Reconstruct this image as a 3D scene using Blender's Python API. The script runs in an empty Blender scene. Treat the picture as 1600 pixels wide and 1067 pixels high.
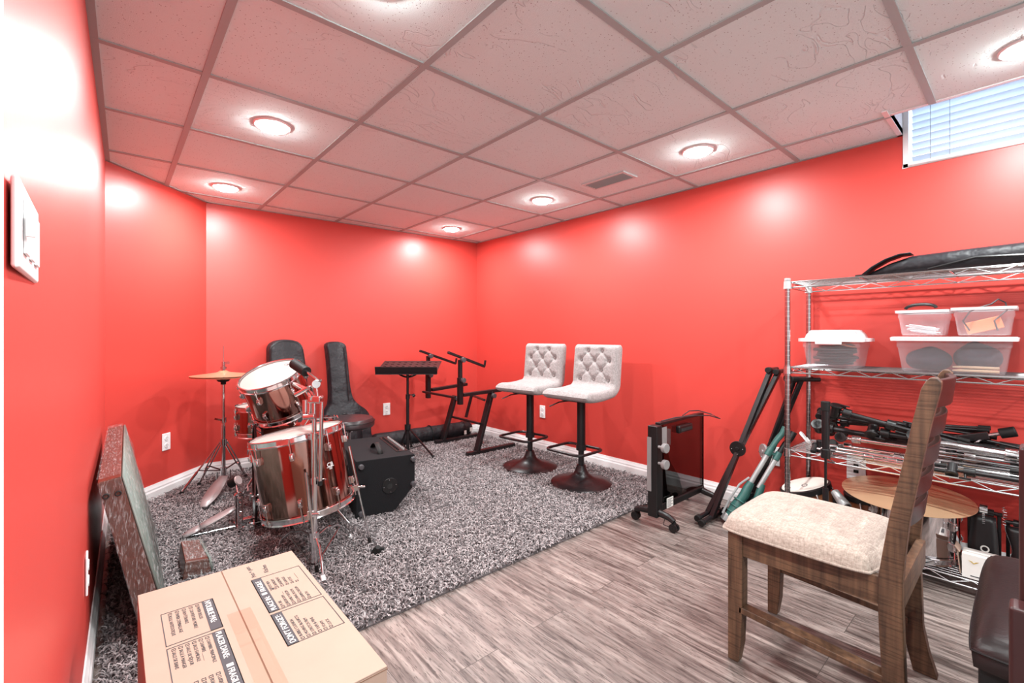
import bpy, math, random
import numpy as np
from math import sin, cos, pi, radians, sqrt
from mathutils import Vector, Matrix, Quaternion

# ------------------------------------------------------------------ camera, world, exposure
SC = bpy.context.scene
COL = SC.collection
FPX, CYP, YAW, CAMH, CH = 711.0, 524.0, 0.7195, 1.07, 2.087
cam_d = bpy.data.cameras.new('camera'); cam_d.sensor_width = 36.0
cam_d.lens = FPX / 1600 * 36.0; cam_d.shift_y = -(533.5 - CYP) / 1600; cam_d.clip_start = 0.02
cam = bpy.data.objects.new('camera', cam_d); COL.objects.link(cam)
cam.location = (0, 0, CAMH); cam.rotation_euler = (pi / 2, 0, -YAW)
SC.camera = cam
SC.view_settings.view_transform = 'Standard'; SC.view_settings.look = 'None'
SC.view_settings.gamma = 1.0; SC.view_settings.use_curve_mapping = False
SC.view_settings.exposure = 1.18
W = bpy.data.worlds.new('world'); SC.world = W; W.use_nodes = True
bg = W.node_tree.nodes['Background']; bg.inputs[0].default_value = (0.70, 0.85, 1.0, 1); bg.inputs[1].default_value = 2.6
try:
    SC.cycles.use_denoising = True
    SC.cycles.max_bounces = 10; SC.cycles.diffuse_bounces = 2; SC.cycles.glossy_bounces = 5
    SC.cycles.transparent_max_bounces = 24; SC.cycles.transmission_bounces = 8
    SC.cycles.caustics_reflective = True; SC.cycles.caustics_refractive = False
    SC.cycles.sample_clamp_indirect = 4.0
except Exception:
    pass
LAMP_W = 9.5
LAMP_COL = (0.94, 1.0, 1.0)
SPOTS = [(x, y) for x in (0.58, 2.42) for y in (3.635, 2.42, 1.21, 0.0, -1.22)]   # the ceiling lights; the row at the entry end is added fill

# ------------------------------------------------------------------ surveyed points: a pixel of the photo met with a plane of the room
_s, _c = sin(YAW), cos(YAW)
def zpt(px, py, z):
    d = (z - CAMH) * FPX / (CYP - py); r = (px - 800) / FPX * d
    return Vector((r * _c + d * _s, d * _c - r * _s, z))
def xpt(px, py, x):
    a = (px - 800) / FPX; d = x / (a * _c + _s); r = a * d
    return Vector((x, d * _c - r * _s, CAMH + (CYP - py) / FPX * d))
def ypt(px, py, y):
    a = (px - 800) / FPX; d = y / (_c - a * _s); r = a * d
    return Vector((r * _c + d * _s, y, CAMH + (CYP - py) / FPX * d))
def dpt(px, py, d):
    r = (px - 800) / FPX * d
    return Vector((r * _c + d * _s, d * _c - r * _s, CAMH + (CYP - py) / FPX * d))

# ------------------------------------------------------------------ materials
def newmat(name):
    m = bpy.data.materials.new(name); m.use_nodes = True
    return m, m.node_tree, m.node_tree.nodes['Principled BSDF']
def mat(name, col, rough=0.5, metal=0.0, spec=0.5, noise=0.0, nscale=30, bump=0.0, bscale=200, coat=0.0, sheen=0.0, stretch=None, bdist=0.004):
    m, nt, b = newmat(name)
    b.inputs['Base Color'].default_value = (*col, 1); b.inputs['Roughness'].default_value = rough
    b.inputs['Metallic'].default_value = metal; b.inputs['Specular IOR Level'].default_value = spec
    b.inputs['Coat Weight'].default_value = coat; b.inputs['Sheen Weight'].default_value = sheen
    tc = nt.nodes.new('ShaderNodeTexCoord'); mp = nt.nodes.new('ShaderNodeMapping')
    nt.links.new(tc.outputs['Object'], mp.inputs[0])
    if stretch: mp.inputs['Scale'].default_value = stretch
    n = nt.nodes.new('ShaderNodeTexNoise'); n.inputs['Scale'].default_value = nscale; n.inputs['Detail'].default_value = 5
    nt.links.new(mp.outputs[0], n.inputs['Vector'])
    mx = nt.nodes.new('ShaderNodeMix'); mx.data_type = 'RGBA'
    k = max(noise, 0.03)
    mx.inputs[6].default_value = (*[c * (1 - k) for c in col], 1); mx.inputs[7].default_value = (*[min(1, c * (1 + k)) for c in col], 1)
    nt.links.new(n.outputs[0], mx.inputs[0]); nt.links.new(mx.outputs[2], b.inputs['Base Color'])
    if bump:
        n2 = nt.nodes.new('ShaderNodeTexNoise'); n2.inputs['Scale'].default_value = bscale; n2.inputs['Detail'].default_value = 3
        nt.links.new(mp.outputs[0], n2.inputs['Vector'])
        bp = nt.nodes.new('ShaderNodeBump'); bp.inputs['Strength'].default_value = bump; bp.inputs['Distance'].default_value = bdist
        nt.links.new(n2.outputs[0], bp.inputs['Height']); nt.links.new(bp.outputs[0], b.inputs['Normal'])
    return m
M = {}
M['red'] = mat('red_semi_gloss_paint', (0.58, 0.055, 0.043), 0.41, spec=0.5, noise=0.03, nscale=3, bump=0.02, bscale=60)
M['white'] = mat('white_trim_paint', (0.80, 0.79, 0.79), 0.35)
M['plastic_white'] = mat('white_plastic', (0.85, 0.84, 0.84), 0.35)
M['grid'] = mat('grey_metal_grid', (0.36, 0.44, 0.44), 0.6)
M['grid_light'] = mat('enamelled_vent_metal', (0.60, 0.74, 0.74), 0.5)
M['black'] = mat('black_plastic', (0.007, 0.0065, 0.007), 0.40, spec=0.4)
M['black_metal'] = mat('black_powder_coated_metal', (0.009, 0.007, 0.008), 0.36, spec=0.4)
M['rubber'] = mat('black_rubber', (0.008, 0.008, 0.008), 0.6, spec=0.3)
M['slot'] = mat('dark_slot', (0.01, 0.01, 0.01), 0.8)
M['chrome'] = mat('chrome', (0.62, 0.62, 0.63), 0.12, 1.0)
M['post_chrome'] = mat('dull_chrome', (0.34, 0.33, 0.34), 0.2, 1.0)
M['wire_chrome'] = mat('chrome_wire', (0.50, 0.50, 0.51), 0.22, 1.0)
M['brushed'] = mat('brushed_aluminium', (0.42, 0.39, 0.39), 0.42, 0.35, bump=0.1)
M['bronze_wrap'] = mat('mirror_bronze_drum_wrap', (0.33, 0.185, 0.155), 0.10, 1.0, noise=0.06, nscale=8, bump=0.012, bscale=14)
M['chrome_wrap'] = mat('mirror_grey_drum_wrap', (0.62, 0.60, 0.61), 0.07, 1.0)
M['head'] = mat('coated_drum_head', (0.46, 0.37, 0.34), 0.5, spec=0.3, noise=0.06, nscale=9)
M['head_dark'] = mat('bass_drum_head', (0.50, 0.36, 0.34), 0.3, noise=0.15, nscale=6)
M['brass'] = mat('bronze_cymbal', (0.80, 0.53, 0.32), 0.30, 0.75, noise=0.1, nscale=6, bump=0.15, bscale=90, stretch=(1, 1, 1))
M['nylon'] = mat('black_nylon', (0.011, 0.011, 0.014), 0.55, spec=0.35, bump=0.7, bscale=11, noise=0.25, nscale=9, bdist=0.03)
M['tolex'] = mat('black_carpet_covering', (0.0075, 0.0075, 0.009), 0.85, spec=0.25, bump=0.5, bscale=500, noise=0.4, nscale=200)
M['leather_black'] = mat('black_vinyl', (0.018, 0.014, 0.014), 0.33, bump=0.15, bscale=300)
M['grey_knob'] = mat('grey_knob_plastic', (0.24, 0.23, 0.23), 0.45)
M['dark_knob'] = mat('dark_grey_knob', (0.06, 0.055, 0.06), 0.4)
M['green'] = mat('dark_green_plastic', (0.035, 0.13, 0.115), 0.35)
M['light_grey'] = mat('light_grey_metal', (0.40, 0.41, 0.41), 0.35, 0.3)
M['orange'] = mat('orange_cable', (0.85, 0.26, 0.12), 0.5)
M['cable'] = mat('dark_cable', (0.03, 0.03, 0.035), 0.5)
M['cable_white'] = mat('white_cable', (0.8, 0.8, 0.8), 0.4)
M['stick'] = mat('pale_wood', (0.75, 0.55, 0.36), 0.5)
M['cardboard'] = mat('cardboard', (0.40, 0.285, 0.225), 0.8, spec=0.2, noise=0.05, nscale=12, bump=0.03, bscale=100)
M['cardboard_edge'] = mat('cardboard_edge', (0.20, 0.11, 0.07), 0.8)
M['ink'] = mat('dark_grey_ink', (0.035, 0.035, 0.042), 0.6)
M['paper'] = mat('white_card', (0.80, 0.78, 0.74), 0.6)
M['gold'] = mat('gold_print', (0.65, 0.45, 0.10), 0.4, 0.3)
M['djembe_wood'] = mat('warm_brown_wood', (0.24, 0.085, 0.035), 0.35, noise=0.3, nscale=12, stretch=(1, 1, 0.2))
M['skin'] = mat('goat_skin_head', (0.72, 0.66, 0.60), 0.5, noise=0.06, nscale=10)
M['throne'] = mat('black_vinyl_seat', (0.03, 0.018, 0.02), 0.32)
M['dark_wood'] = mat('dark_cherry_wood', (0.035, 0.010, 0.010), 0.4, spec=0.35, noise=0.25, nscale=8, stretch=(8, 8, 1))
M['wrapped_wood'] = mat('reddish_brown_wood', (0.09, 0.024, 0.014), 0.3, noise=0.4, nscale=10, stretch=(3, 1, 3))
M['foam_green'] = mat('pale_green_foam_sheet', (0.16, 0.19, 0.17), 0.5, noise=0.35, nscale=12, bump=0.4, bscale=30)

def m_ceiling():
    m, nt, b = newmat('ceiling_tile'); N = nt.nodes.new; L = nt.links.new
    tc = N('ShaderNodeTexCoord')
    n1 = N('ShaderNodeTexNoise'); n1.inputs['Scale'].default_value = 420; n1.inputs['Detail'].default_value = 2; L(tc.outputs['Object'], n1.inputs['Vector'])
    pit = N('ShaderNodeTexVoronoi'); pit.inputs['Scale'].default_value = 75; L(tc.outputs['Object'], pit.inputs['Vector'])
    th = N('ShaderNodeTexNoise'); th.inputs['Scale'].default_value = 3.0; L(tc.outputs['Object'], th.inputs['Vector'])
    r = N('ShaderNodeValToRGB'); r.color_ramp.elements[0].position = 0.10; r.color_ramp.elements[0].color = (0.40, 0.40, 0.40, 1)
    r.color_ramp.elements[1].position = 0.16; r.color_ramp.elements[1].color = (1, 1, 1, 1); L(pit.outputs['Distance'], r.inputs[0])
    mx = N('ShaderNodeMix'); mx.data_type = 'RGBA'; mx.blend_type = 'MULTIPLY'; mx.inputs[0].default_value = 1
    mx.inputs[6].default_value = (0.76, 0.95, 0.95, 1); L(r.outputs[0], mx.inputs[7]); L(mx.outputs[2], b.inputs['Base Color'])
    # long fissures
    dn = N('ShaderNodeTexNoise'); dn.inputs['Scale'].default_value = 2.6; dn.inputs['Detail'].default_value = 2; L(tc.outputs['Object'], dn.inputs['Vector'])
    mp = N('ShaderNodeMapping'); mp.inputs['Scale'].default_value = (1, 3.2, 1); mp.inputs['Rotation'].default_value = (0, 0, 0.5)
    va = N('ShaderNodeVectorMath'); va.operation = 'ADD'
    vs = N('ShaderNodeVectorMath'); vs.operation = 'SCALE'; vs.inputs['Scale'].default_value = 0.35
    L(dn.outputs['Color'], vs.inputs[0]); L(tc.outputs['Object'], va.inputs[0]); L(vs.outputs[0], va.inputs[1]); L(va.outputs[0], mp.inputs[0])
    f = N('ShaderNodeTexNoise'); f.inputs['Scale'].default_value = 3.2; f.inputs['Detail'].default_value = 1.5; f.inputs['Distortion'].default_value = 1.2; L(mp.outputs[0], f.inputs['Vector'])
    fa = N('ShaderNodeMath'); fa.operation = 'SUBTRACT'; fa.inputs[1].default_value = 0.5; L(f.outputs[0], fa.inputs[0])
    fb = N('ShaderNodeMath'); fb.operation = 'ABSOLUTE'; L(fa.outputs[0], fb.inputs[0])
    fr = N('ShaderNodeMapRange'); fr.inputs[2].default_value = 0.012; L(fb.outputs[0], fr.inputs[0])
    mk = N('ShaderNodeMath'); mk.operation = 'GREATER_THAN'; mk.inputs[1].default_value = 0.50; L(th.outputs[0], mk.inputs[0])
    mm = N('ShaderNodeMath'); mm.operation = 'MAXIMUM'
    inv = N('ShaderNodeMath'); inv.operation = 'SUBTRACT'; inv.inputs[0].default_value = 1; L(mk.outputs[0], inv.inputs[1])
    L(fr.outputs[0], mm.inputs[0]); L(inv.outputs[0], mm.inputs[1])
    ad = N('ShaderNodeMath'); ad.operation = 'ADD'; L(mm.outputs[0], ad.inputs[0])
    m3 = N('ShaderNodeMath'); m3.operation = 'MULTIPLY'; m3.inputs[1].default_value = 0.8; L(n1.outputs[0], m3.inputs[0]); L(m3.outputs[0], ad.inputs[1])
    bp = N('ShaderNodeBump'); bp.inputs['Strength'].default_value = 0.8; bp.inputs['Distance'].default_value = 0.005
    L(ad.outputs[0], bp.inputs['Height']); L(bp.outputs[0], b.inputs['Normal'])
    b.inputs['Roughness'].default_value = 0.9; return m
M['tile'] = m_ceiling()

def m_floor():
    m, nt, b = newmat('grey_oak_laminate'); N = nt.nodes.new; L = nt.links.new
    tc = N('ShaderNodeTexCoord'); mp = N('ShaderNodeMapping'); L(tc.outputs['Object'], mp.inputs[0])
    mp.inputs['Rotation'].default_value = (0, 0, pi / 2)      # planks run along Y
    br = N('ShaderNodeTexBrick'); br.offset = 0.37; br.offset_frequency = 2
    br.inputs['Scale'].default_value = 1; br.inputs['Brick Width'].default_value = 1.2; br.inputs['Row Height'].default_value = 0.165
    br.inputs['Mortar Size'].default_value = 0.0012; br.inputs['Mortar Smooth'].default_value = 0.2
    br.inputs['Color1'].default_value = (0, 0, 0, 1); br.inputs['Color2'].default_value = (1, 1, 1, 1); br.inputs['Mortar'].default_value = (0.5, 0.5, 0.5, 1)
    L(mp.outputs[0], br.inputs['Vector'])
    sc = N('ShaderNodeVectorMath'); sc.operation = 'SCALE'; sc.inputs['Scale'].default_value = 7; L(br.outputs['Color'], sc.inputs[0])
    ad = N('ShaderNodeVectorMath'); ad.operation = 'ADD'; L(tc.outputs['Object'], ad.inputs[0]); L(sc.outputs[0], ad.inputs[1])
    def grain(sx, sy, scale, det, dist):
        g = N('ShaderNodeMapping'); g.inputs['Scale'].default_value = (sx, sy, 1); L(ad.outputs[0], g.inputs[0])
        n = N('ShaderNodeTexNoise'); n.inputs['Scale'].default_value = scale; n.inputs['Detail'].default_value = det; n.inputs['Distortion'].default_value = dist
        L(g.outputs[0], n.inputs['Vector']); return n
    g1 = grain(15, 1.1, 2.6, 12, 1.3); g2 = grain(60, 5.5, 4.0, 6, 0.8); g3 = grain(8, 1.3, 1.8, 8, 2.2)
    r1 = N('ShaderNodeValToRGB'); e = r1.color_ramp.elements
    e[0].position = 0.30; e[0].color = (0.060, 0.043, 0.037, 1); e[1].position = 0.66; e[1].color = (0.32, 0.27, 0.245, 1)
    x = e.new(0.48); x.color = (0.20, 0.16, 0.145, 1)
    L(g1.outputs[0], r1.inputs[0])
    r2 = N('ShaderNodeValToRGB'); e = r2.color_ramp.elements
    e[0].position = 0.36; e[0].color = (0.22, 0.19, 0.18, 1); e[1].position = 0.45; e[1].color = (1, 1, 1, 1); L(g2.outputs[0], r2.inputs[0])
    mu = N('ShaderNodeMix'); mu.data_type = 'RGBA'; mu.blend_type = 'MULTIPLY'; mu.inputs[0].default_value = 0.8
    L(r1.outputs[0], mu.inputs[6]); L(r2.outputs[0], mu.inputs[7])
    r3 = N('ShaderNodeValToRGB'); e = r3.color_ramp.elements
    e[0].position = 0.3; e[0].color = (0.70, 0.69, 0.69, 1); e[1].position = 0.65; e[1].color = (1.15, 1.13, 1.12, 1); L(g3.outputs[0], r3.inputs[0])
    mu2 = N('ShaderNodeMix'); mu2.data_type = 'RGBA'; mu2.blend_type = 'MULTIPLY'; mu2.inputs[0].default_value = 1
    L(mu.outputs[2], mu2.inputs[6]); L(r3.outputs[0], mu2.inputs[7])
    # plank to plank tone
    pr = N('ShaderNodeMapRange'); pr.inputs[3].default_value = 0.76; pr.inputs[4].default_value = 1.02
    sx = N('ShaderNodeSeparateColor'); L(br.outputs['Color'], sx.inputs[0]); L(sx.outputs[0], pr.inputs[0])
    mu3 = N('ShaderNodeVectorMath'); mu3.operation = 'SCALE'; L(mu2.outputs[2], mu3.inputs[0]); L(pr.outputs[0], mu3.inputs['Scale'])
    dk = N('ShaderNodeMix'); dk.data_type = 'RGBA'; L(br.outputs['Fac'], dk.inputs[0]); L(mu3.outputs[0], dk.inputs[6]); dk.inputs[7].default_value = (0.05, 0.04, 0.035, 1)
    L(dk.outputs[2], b.inputs['Base Color'])
    b.inputs['Roughness'].default_value = 0.42; b.inputs['Specular IOR Level'].default_value = 0.4
    bp = N('ShaderNodeBump'); bp.inputs['Strength'].default_value = 0.25; bp.inputs['Distance'].default_value = 0.001
    L(g2.outputs[0], bp.inputs['Height']); L(bp.outputs[0], b.inputs['Normal'])
    return m
M['floor'] = m_floor()

def m_pile():
    m, nt, b = newmat('grey_shag_pile'); N = nt.nodes.new; L = nt.links.new
    g = N('ShaderNodeNewGeometry'); r = N('ShaderNodeValToRGB'); e = r.color_ramp.elements
    e[0].position = 0; e[0].color = (0.055, 0.046, 0.048, 1); e[1].position = 1; e[1].color = (0.44, 0.39, 0.39, 1)
    x = e.new(0.45); x.color = (0.17, 0.145, 0.147, 1)
    L(g.outputs['Random Per Island'], r.inputs[0]); L(r.outputs[0], b.inputs['Base Color']); b.inputs['Roughness'].default_value = 0.8
    return m
M['pile'] = m_pile()
M['rug_back'] = mat('rug_backing', (0.10, 0.085, 0.087), 0.95)

def m_wood_chair():
    m, nt, b = newmat('rough_sawn_brown_wood'); N = nt.nodes.new; L = nt.links.new
    tc = N('ShaderNodeTexCoord')
    def nz(s, sc, det=4):
        mp = N('ShaderNodeMapping'); mp.inputs['Scale'].default_value = s; L(tc.outputs['Object'], mp.inputs[0])
        n = N('ShaderNodeTexNoise'); n.inputs['Scale'].default_value = sc; n.inputs['Detail'].default_value = det; L(mp.outputs[0], n.inputs['Vector']); return n
    a = nz((40, 40, 3), 1.5); c = nz((3, 3, 90), 1.6, 2)
    r = N('ShaderNodeValToRGB'); e = r.color_ramp.elements
    e[0].position = 0.3; e[0].color = (0.055, 0.028, 0.016, 1); e[1].position = 0.7; e[1].color = (0.15, 0.078, 0.042, 1); L(a.outputs[0], r.inputs[0])
    r2 = N('ShaderNodeValToRGB'); e = r2.color_ramp.elements
    e[0].position = 0.40; e[0].color = (0.55, 0.52, 0.5, 1); e[1].position = 0.50; e[1].color = (1, 1, 1, 1); L(c.outputs[0], r2.inputs[0])
    mu = N('ShaderNodeMix'); mu.data_type = 'RGBA'; mu.blend_type = 'MULTIPLY'; mu.inputs[0].default_value = 0.8
    L(r.outputs[0], mu.inputs[6]); L(r2.outputs[0], mu.inputs[7]); L(mu.outputs[2], b.inputs['Base Color'])
    b.inputs['Roughness'].default_value = 0.5
    bp = N('ShaderNodeBump'); bp.inputs['Strength'].default_value = 0.3; bp.inputs['Distance'].default_value = 0.002
    L(c.outputs[0], bp.inputs['Height']); L(bp.outputs[0], b.inputs['Normal']); return m
M['chair_wood'] = m_wood_chair()

def m_weave(name, c1, c2, scale, bump=0.5):
    m, nt, b = newmat(name); N = nt.nodes.new; L = nt.links.new
    tc = N('ShaderNodeTexCoord')
    def wn(sc):
        mp = N('ShaderNodeMapping'); mp.inputs['Scale'].default_value = sc; L(tc.outputs['Object'], mp.inputs[0])
        n_ = N('ShaderNodeTexNoise'); n_.inputs['Scale'].default_value = scale * 2.2; n_.inputs['Detail'].default_value = 2; L(mp.outputs[0], n_.inputs['Vector']); return n_
    w1, w2, w3 = wn((1, .12, .12)), wn((.12, 1, .12)), wn((.12, .12, 1))
    ad = N('ShaderNodeMath'); ad.operation = 'ADD'; L(w1.outputs[0], ad.inputs[0]); L(w2.outputs[0], ad.inputs[1])
    a2 = N('ShaderNodeMath'); a2.operation = 'ADD'; L(ad.outputs[0], a2.inputs[0]); L(w3.outputs[0], a2.inputs[1])
    n = N('ShaderNodeTexNoise'); n.inputs['Scale'].default_value = 160; n.inputs['Detail'].default_value = 3; L(tc.outputs['Object'], n.inputs['Vector'])
    a3 = N('ShaderNodeMath'); a3.operation = 'MULTIPLY_ADD'; a3.inputs[1].default_value = 0.6; L(a2.outputs[0], a3.inputs[0]); L(n.outputs[0], a3.inputs[2])
    mr = N('ShaderNodeMapRange'); mr.inputs[1].default_value = 1.05; mr.inputs[2].default_value = 1.75; L(a3.outputs[0], mr.inputs[0])
    r = N('ShaderNodeMix'); r.data_type = 'RGBA'; r.inputs[6].default_value = (*c1, 1); r.inputs[7].default_value = (*c2, 1)
    L(mr.outputs[0], r.inputs[0]); L(r.outputs[2], b.inputs['Base Color'])
    b.inputs['Roughness'].default_value = 0.9; b.inputs['Sheen Weight'].default_value = 0.2
    bp = N('ShaderNodeBump'); bp.inputs['Strength'].default_value = bump; bp.inputs['Distance'].default_value = 0.0015
    L(a2.outputs[0], bp.inputs['Height']); L(bp.outputs[0], b.inputs['Normal']); return m
M['beige'] = m_weave('beige_woven_fabric', (0.25, 0.19, 0.155), (0.47, 0.385, 0.325), 150)
M['grey_fabric'] = m_weave('light_grey_linen', (0.20, 0.18, 0.175), (0.40, 0.365, 0.36), 150, 0.3)

def m_bench():
    m, nt, b = newmat('dark_brown_faux_leather'); N = nt.nodes.new; L = nt.links.new
    b.inputs['Base Color'].default_value = (0.014, 0.008, 0.008, 1); b.inputs['Roughness'].default_value = 0.40; b.inputs['Specular IOR Level'].default_value = 0.35
    tc = N('ShaderNodeTexCoord'); mp = N('ShaderNodeMapping'); mp.inputs['Scale'].default_value = (2.2, 0.5, 1); L(tc.outputs['Object'], mp.inputs[0])
    v = N('ShaderNodeTexVoronoi'); v.feature = 'DISTANCE_TO_EDGE'; v.inputs['Scale'].default_value = 50; L(mp.outputs[0], v.inputs['Vector'])
    bp = N('ShaderNodeBump'); bp.inputs['Strength'].default_value = 0.35; bp.inputs['Distance'].default_value = 0.002
    L(v.outputs[0], bp.inputs['Height']); L(bp.outputs[0], b.inputs['Normal']); return m
M['bench'] = m_bench()

def m_clear(name, tint=(0.97, 0.96, 0.98), alpha=0.27, rough=0.25):
    m = bpy.data.materials.new(name); m.use_nodes = True; nt = m.node_tree; nt.nodes.clear(); N = nt.nodes.new; L = nt.links.new
    o = N('ShaderNodeOutputMaterial'); t = N('ShaderNodeBsdfTransparent'); t.inputs[0].default_value = (*tint, 1)
    p = N('ShaderNodeBsdfPrincipled'); p.inputs['Base Color'].default_value = (0.85, 0.84, 0.86, 1); p.inputs['Roughness'].default_value = rough
    tl = N('ShaderNodeBsdfTranslucent'); tl.inputs[0].default_value = (0.85, 0.84, 0.86, 1)
    m0 = N('ShaderNodeMixShader'); m0.inputs[0].default_value = 0.4; L(p.outputs[0], m0.inputs[1]); L(tl.outputs[0], m0.inputs[2])
    mx = N('ShaderNodeMixShader'); mx.inputs[0].default_value = alpha; L(t.outputs[0], mx.inputs[1]); L(m0.outputs[0], mx.inputs[2]); L(mx.outputs[0], o.inputs[0])
    return m
M['bin'] = m_clear('clear_frosted_plastic')
M['bin_lid'] = mat('white_translucent_lid', (0.86, 0.85, 0.86), 0.3)
def m_film():
    m = bpy.data.materials.new('clear_stretch_film'); m.use_nodes = True; nt = m.node_tree; nt.nodes.clear(); N = nt.nodes.new; L = nt.links.new
    o = N('ShaderNodeOutputMaterial'); t = N('ShaderNodeBsdfTransparent'); t.inputs[0].default_value = (0.96, 0.97, 0.96, 1)
    g = N('ShaderNodeBsdfPrincipled'); g.inputs['Base Color'].default_value = (0.8, 0.8, 0.8, 1); g.inputs['Roughness'].default_value = 0.12
    tc = N('ShaderNodeTexCoord'); mp = N('ShaderNodeMapping'); mp.inputs['Scale'].default_value = (26, 5, 5); mp.inputs['Rotation'].default_value = (0.3, 0.5, 0.35)
    L(tc.outputs['Object'], mp.inputs[0]); n = N('ShaderNodeTexNoise'); n.inputs['Scale'].default_value = 7; n.inputs['Detail'].default_value = 6; n.inputs['Distortion'].default_value = 0.8
    L(mp.outputs[0], n.inputs['Vector']); bp = N('ShaderNodeBump'); bp.inputs['Strength'].default_value = 1.0; bp.inputs['Distance'].default_value = 0.012
    L(n.outputs[0], bp.inputs['Height']); L(bp.outputs[0], g.inputs['Normal'])
    r = N('ShaderNodeValToRGB'); r.color_ramp.elements[0].position = 0.50; r.color_ramp.elements[0].color = (0.06,) * 3 + (1,)
    r.color_ramp.elements[1].position = 0.74; r.color_ramp.elements[1].color = (0.45,) * 3 + (1,); L(n.outputs[0], r.inputs[0])
    mx = N('ShaderNodeMixShader'); L(r.outputs[0], mx.inputs[0]); L(t.outputs[0], mx.inputs[1]); L(g.outputs[0], mx.inputs[2]); L(mx.outputs[0], o.inputs[0])
    return m
M['film'] = m_film()
def m_glass(name, tint, refl):
    m = bpy.data.materials.new(name); m.use_nodes = True; nt = m.node_tree; nt.nodes.clear(); N = nt.nodes.new; L = nt.links.new
    o = N('ShaderNodeOutputMaterial'); t = N('ShaderNodeBsdfTransparent'); t.inputs[0].default_value = (*tint, 1)
    g = N('ShaderNodeBsdfGlossy'); g.inputs['Roughness'].default_value = 0.03
    fr = N('ShaderNodeFresnel'); fr.inputs[0].default_value = 1.5
    a = N('ShaderNodeMath'); a.operation = 'ADD'; a.inputs[1].default_value = refl; a.use_clamp = True; L(fr.outputs[0], a.inputs[0])
    mx = N('ShaderNodeMixShader'); 
    ge = N('ShaderNodeNewGeometry'); iv = N('ShaderNodeMath'); iv.operation = 'SUBTRACT'; iv.inputs[0].default_value = 1; L(ge.outputs['Backfacing'], iv.inputs[1])
    fm = N('ShaderNodeMath'); fm.operation = 'MULTIPLY'; L(a.outputs[0], fm.inputs[0]); L(iv.outputs[0], fm.inputs[1])
    L(fm.outputs[0], mx.inputs[0]); L(t.outputs[0], mx.inputs[1]); L(g.outputs[0], mx.inputs[2]); L(mx.outputs[0], o.inputs[0])
    return m
M['smoked'] = m_glass('smoked_glass', (0.32, 0.28, 0.29), 0.02)
M['pane'] = m_glass('window_glass', (0.95, 0.97, 1.0), 0.0)
M['tape'] = m_glass('clear_packing_tape', (1.0, 0.99, 0.975), 0.02)
def m_emit(name, col, s):
    m, nt, b = newmat(name); b.inputs['Emission Color'].default_value = (*col, 1); b.inputs['Emission Strength'].default_value = s
    b.inputs['Base Color'].default_value = (0.9, 0.9, 0.9, 1); return m
M['lens'] = m_emit('lit_led_lens', (1.0, 0.99, 0.98), 48.0)
def m_blind():
    m = bpy.data.materials.new('white_blind_slat'); m.use_nodes = True; nt = m.node_tree; nt.nodes.clear(); N = nt.nodes.new; L = nt.links.new
    o = N('ShaderNodeOutputMaterial'); d = N('ShaderNodeBsdfDiffuse'); d.inputs[0].default_value = (0.85, 0.88, 0.93, 1)
    t = N('ShaderNodeBsdfTranslucent'); t.inputs[0].default_value = (0.85, 0.90, 0.97, 1)
    mx = N('ShaderNodeMixShader'); mx.inputs[0].default_value = 0.45; L(d.outputs[0], mx.inputs[1]); L(t.outputs[0], mx.inputs[2]); L(mx.outputs[0], o.inputs[0]); return m
M['blind'] = m_blind()

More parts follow.
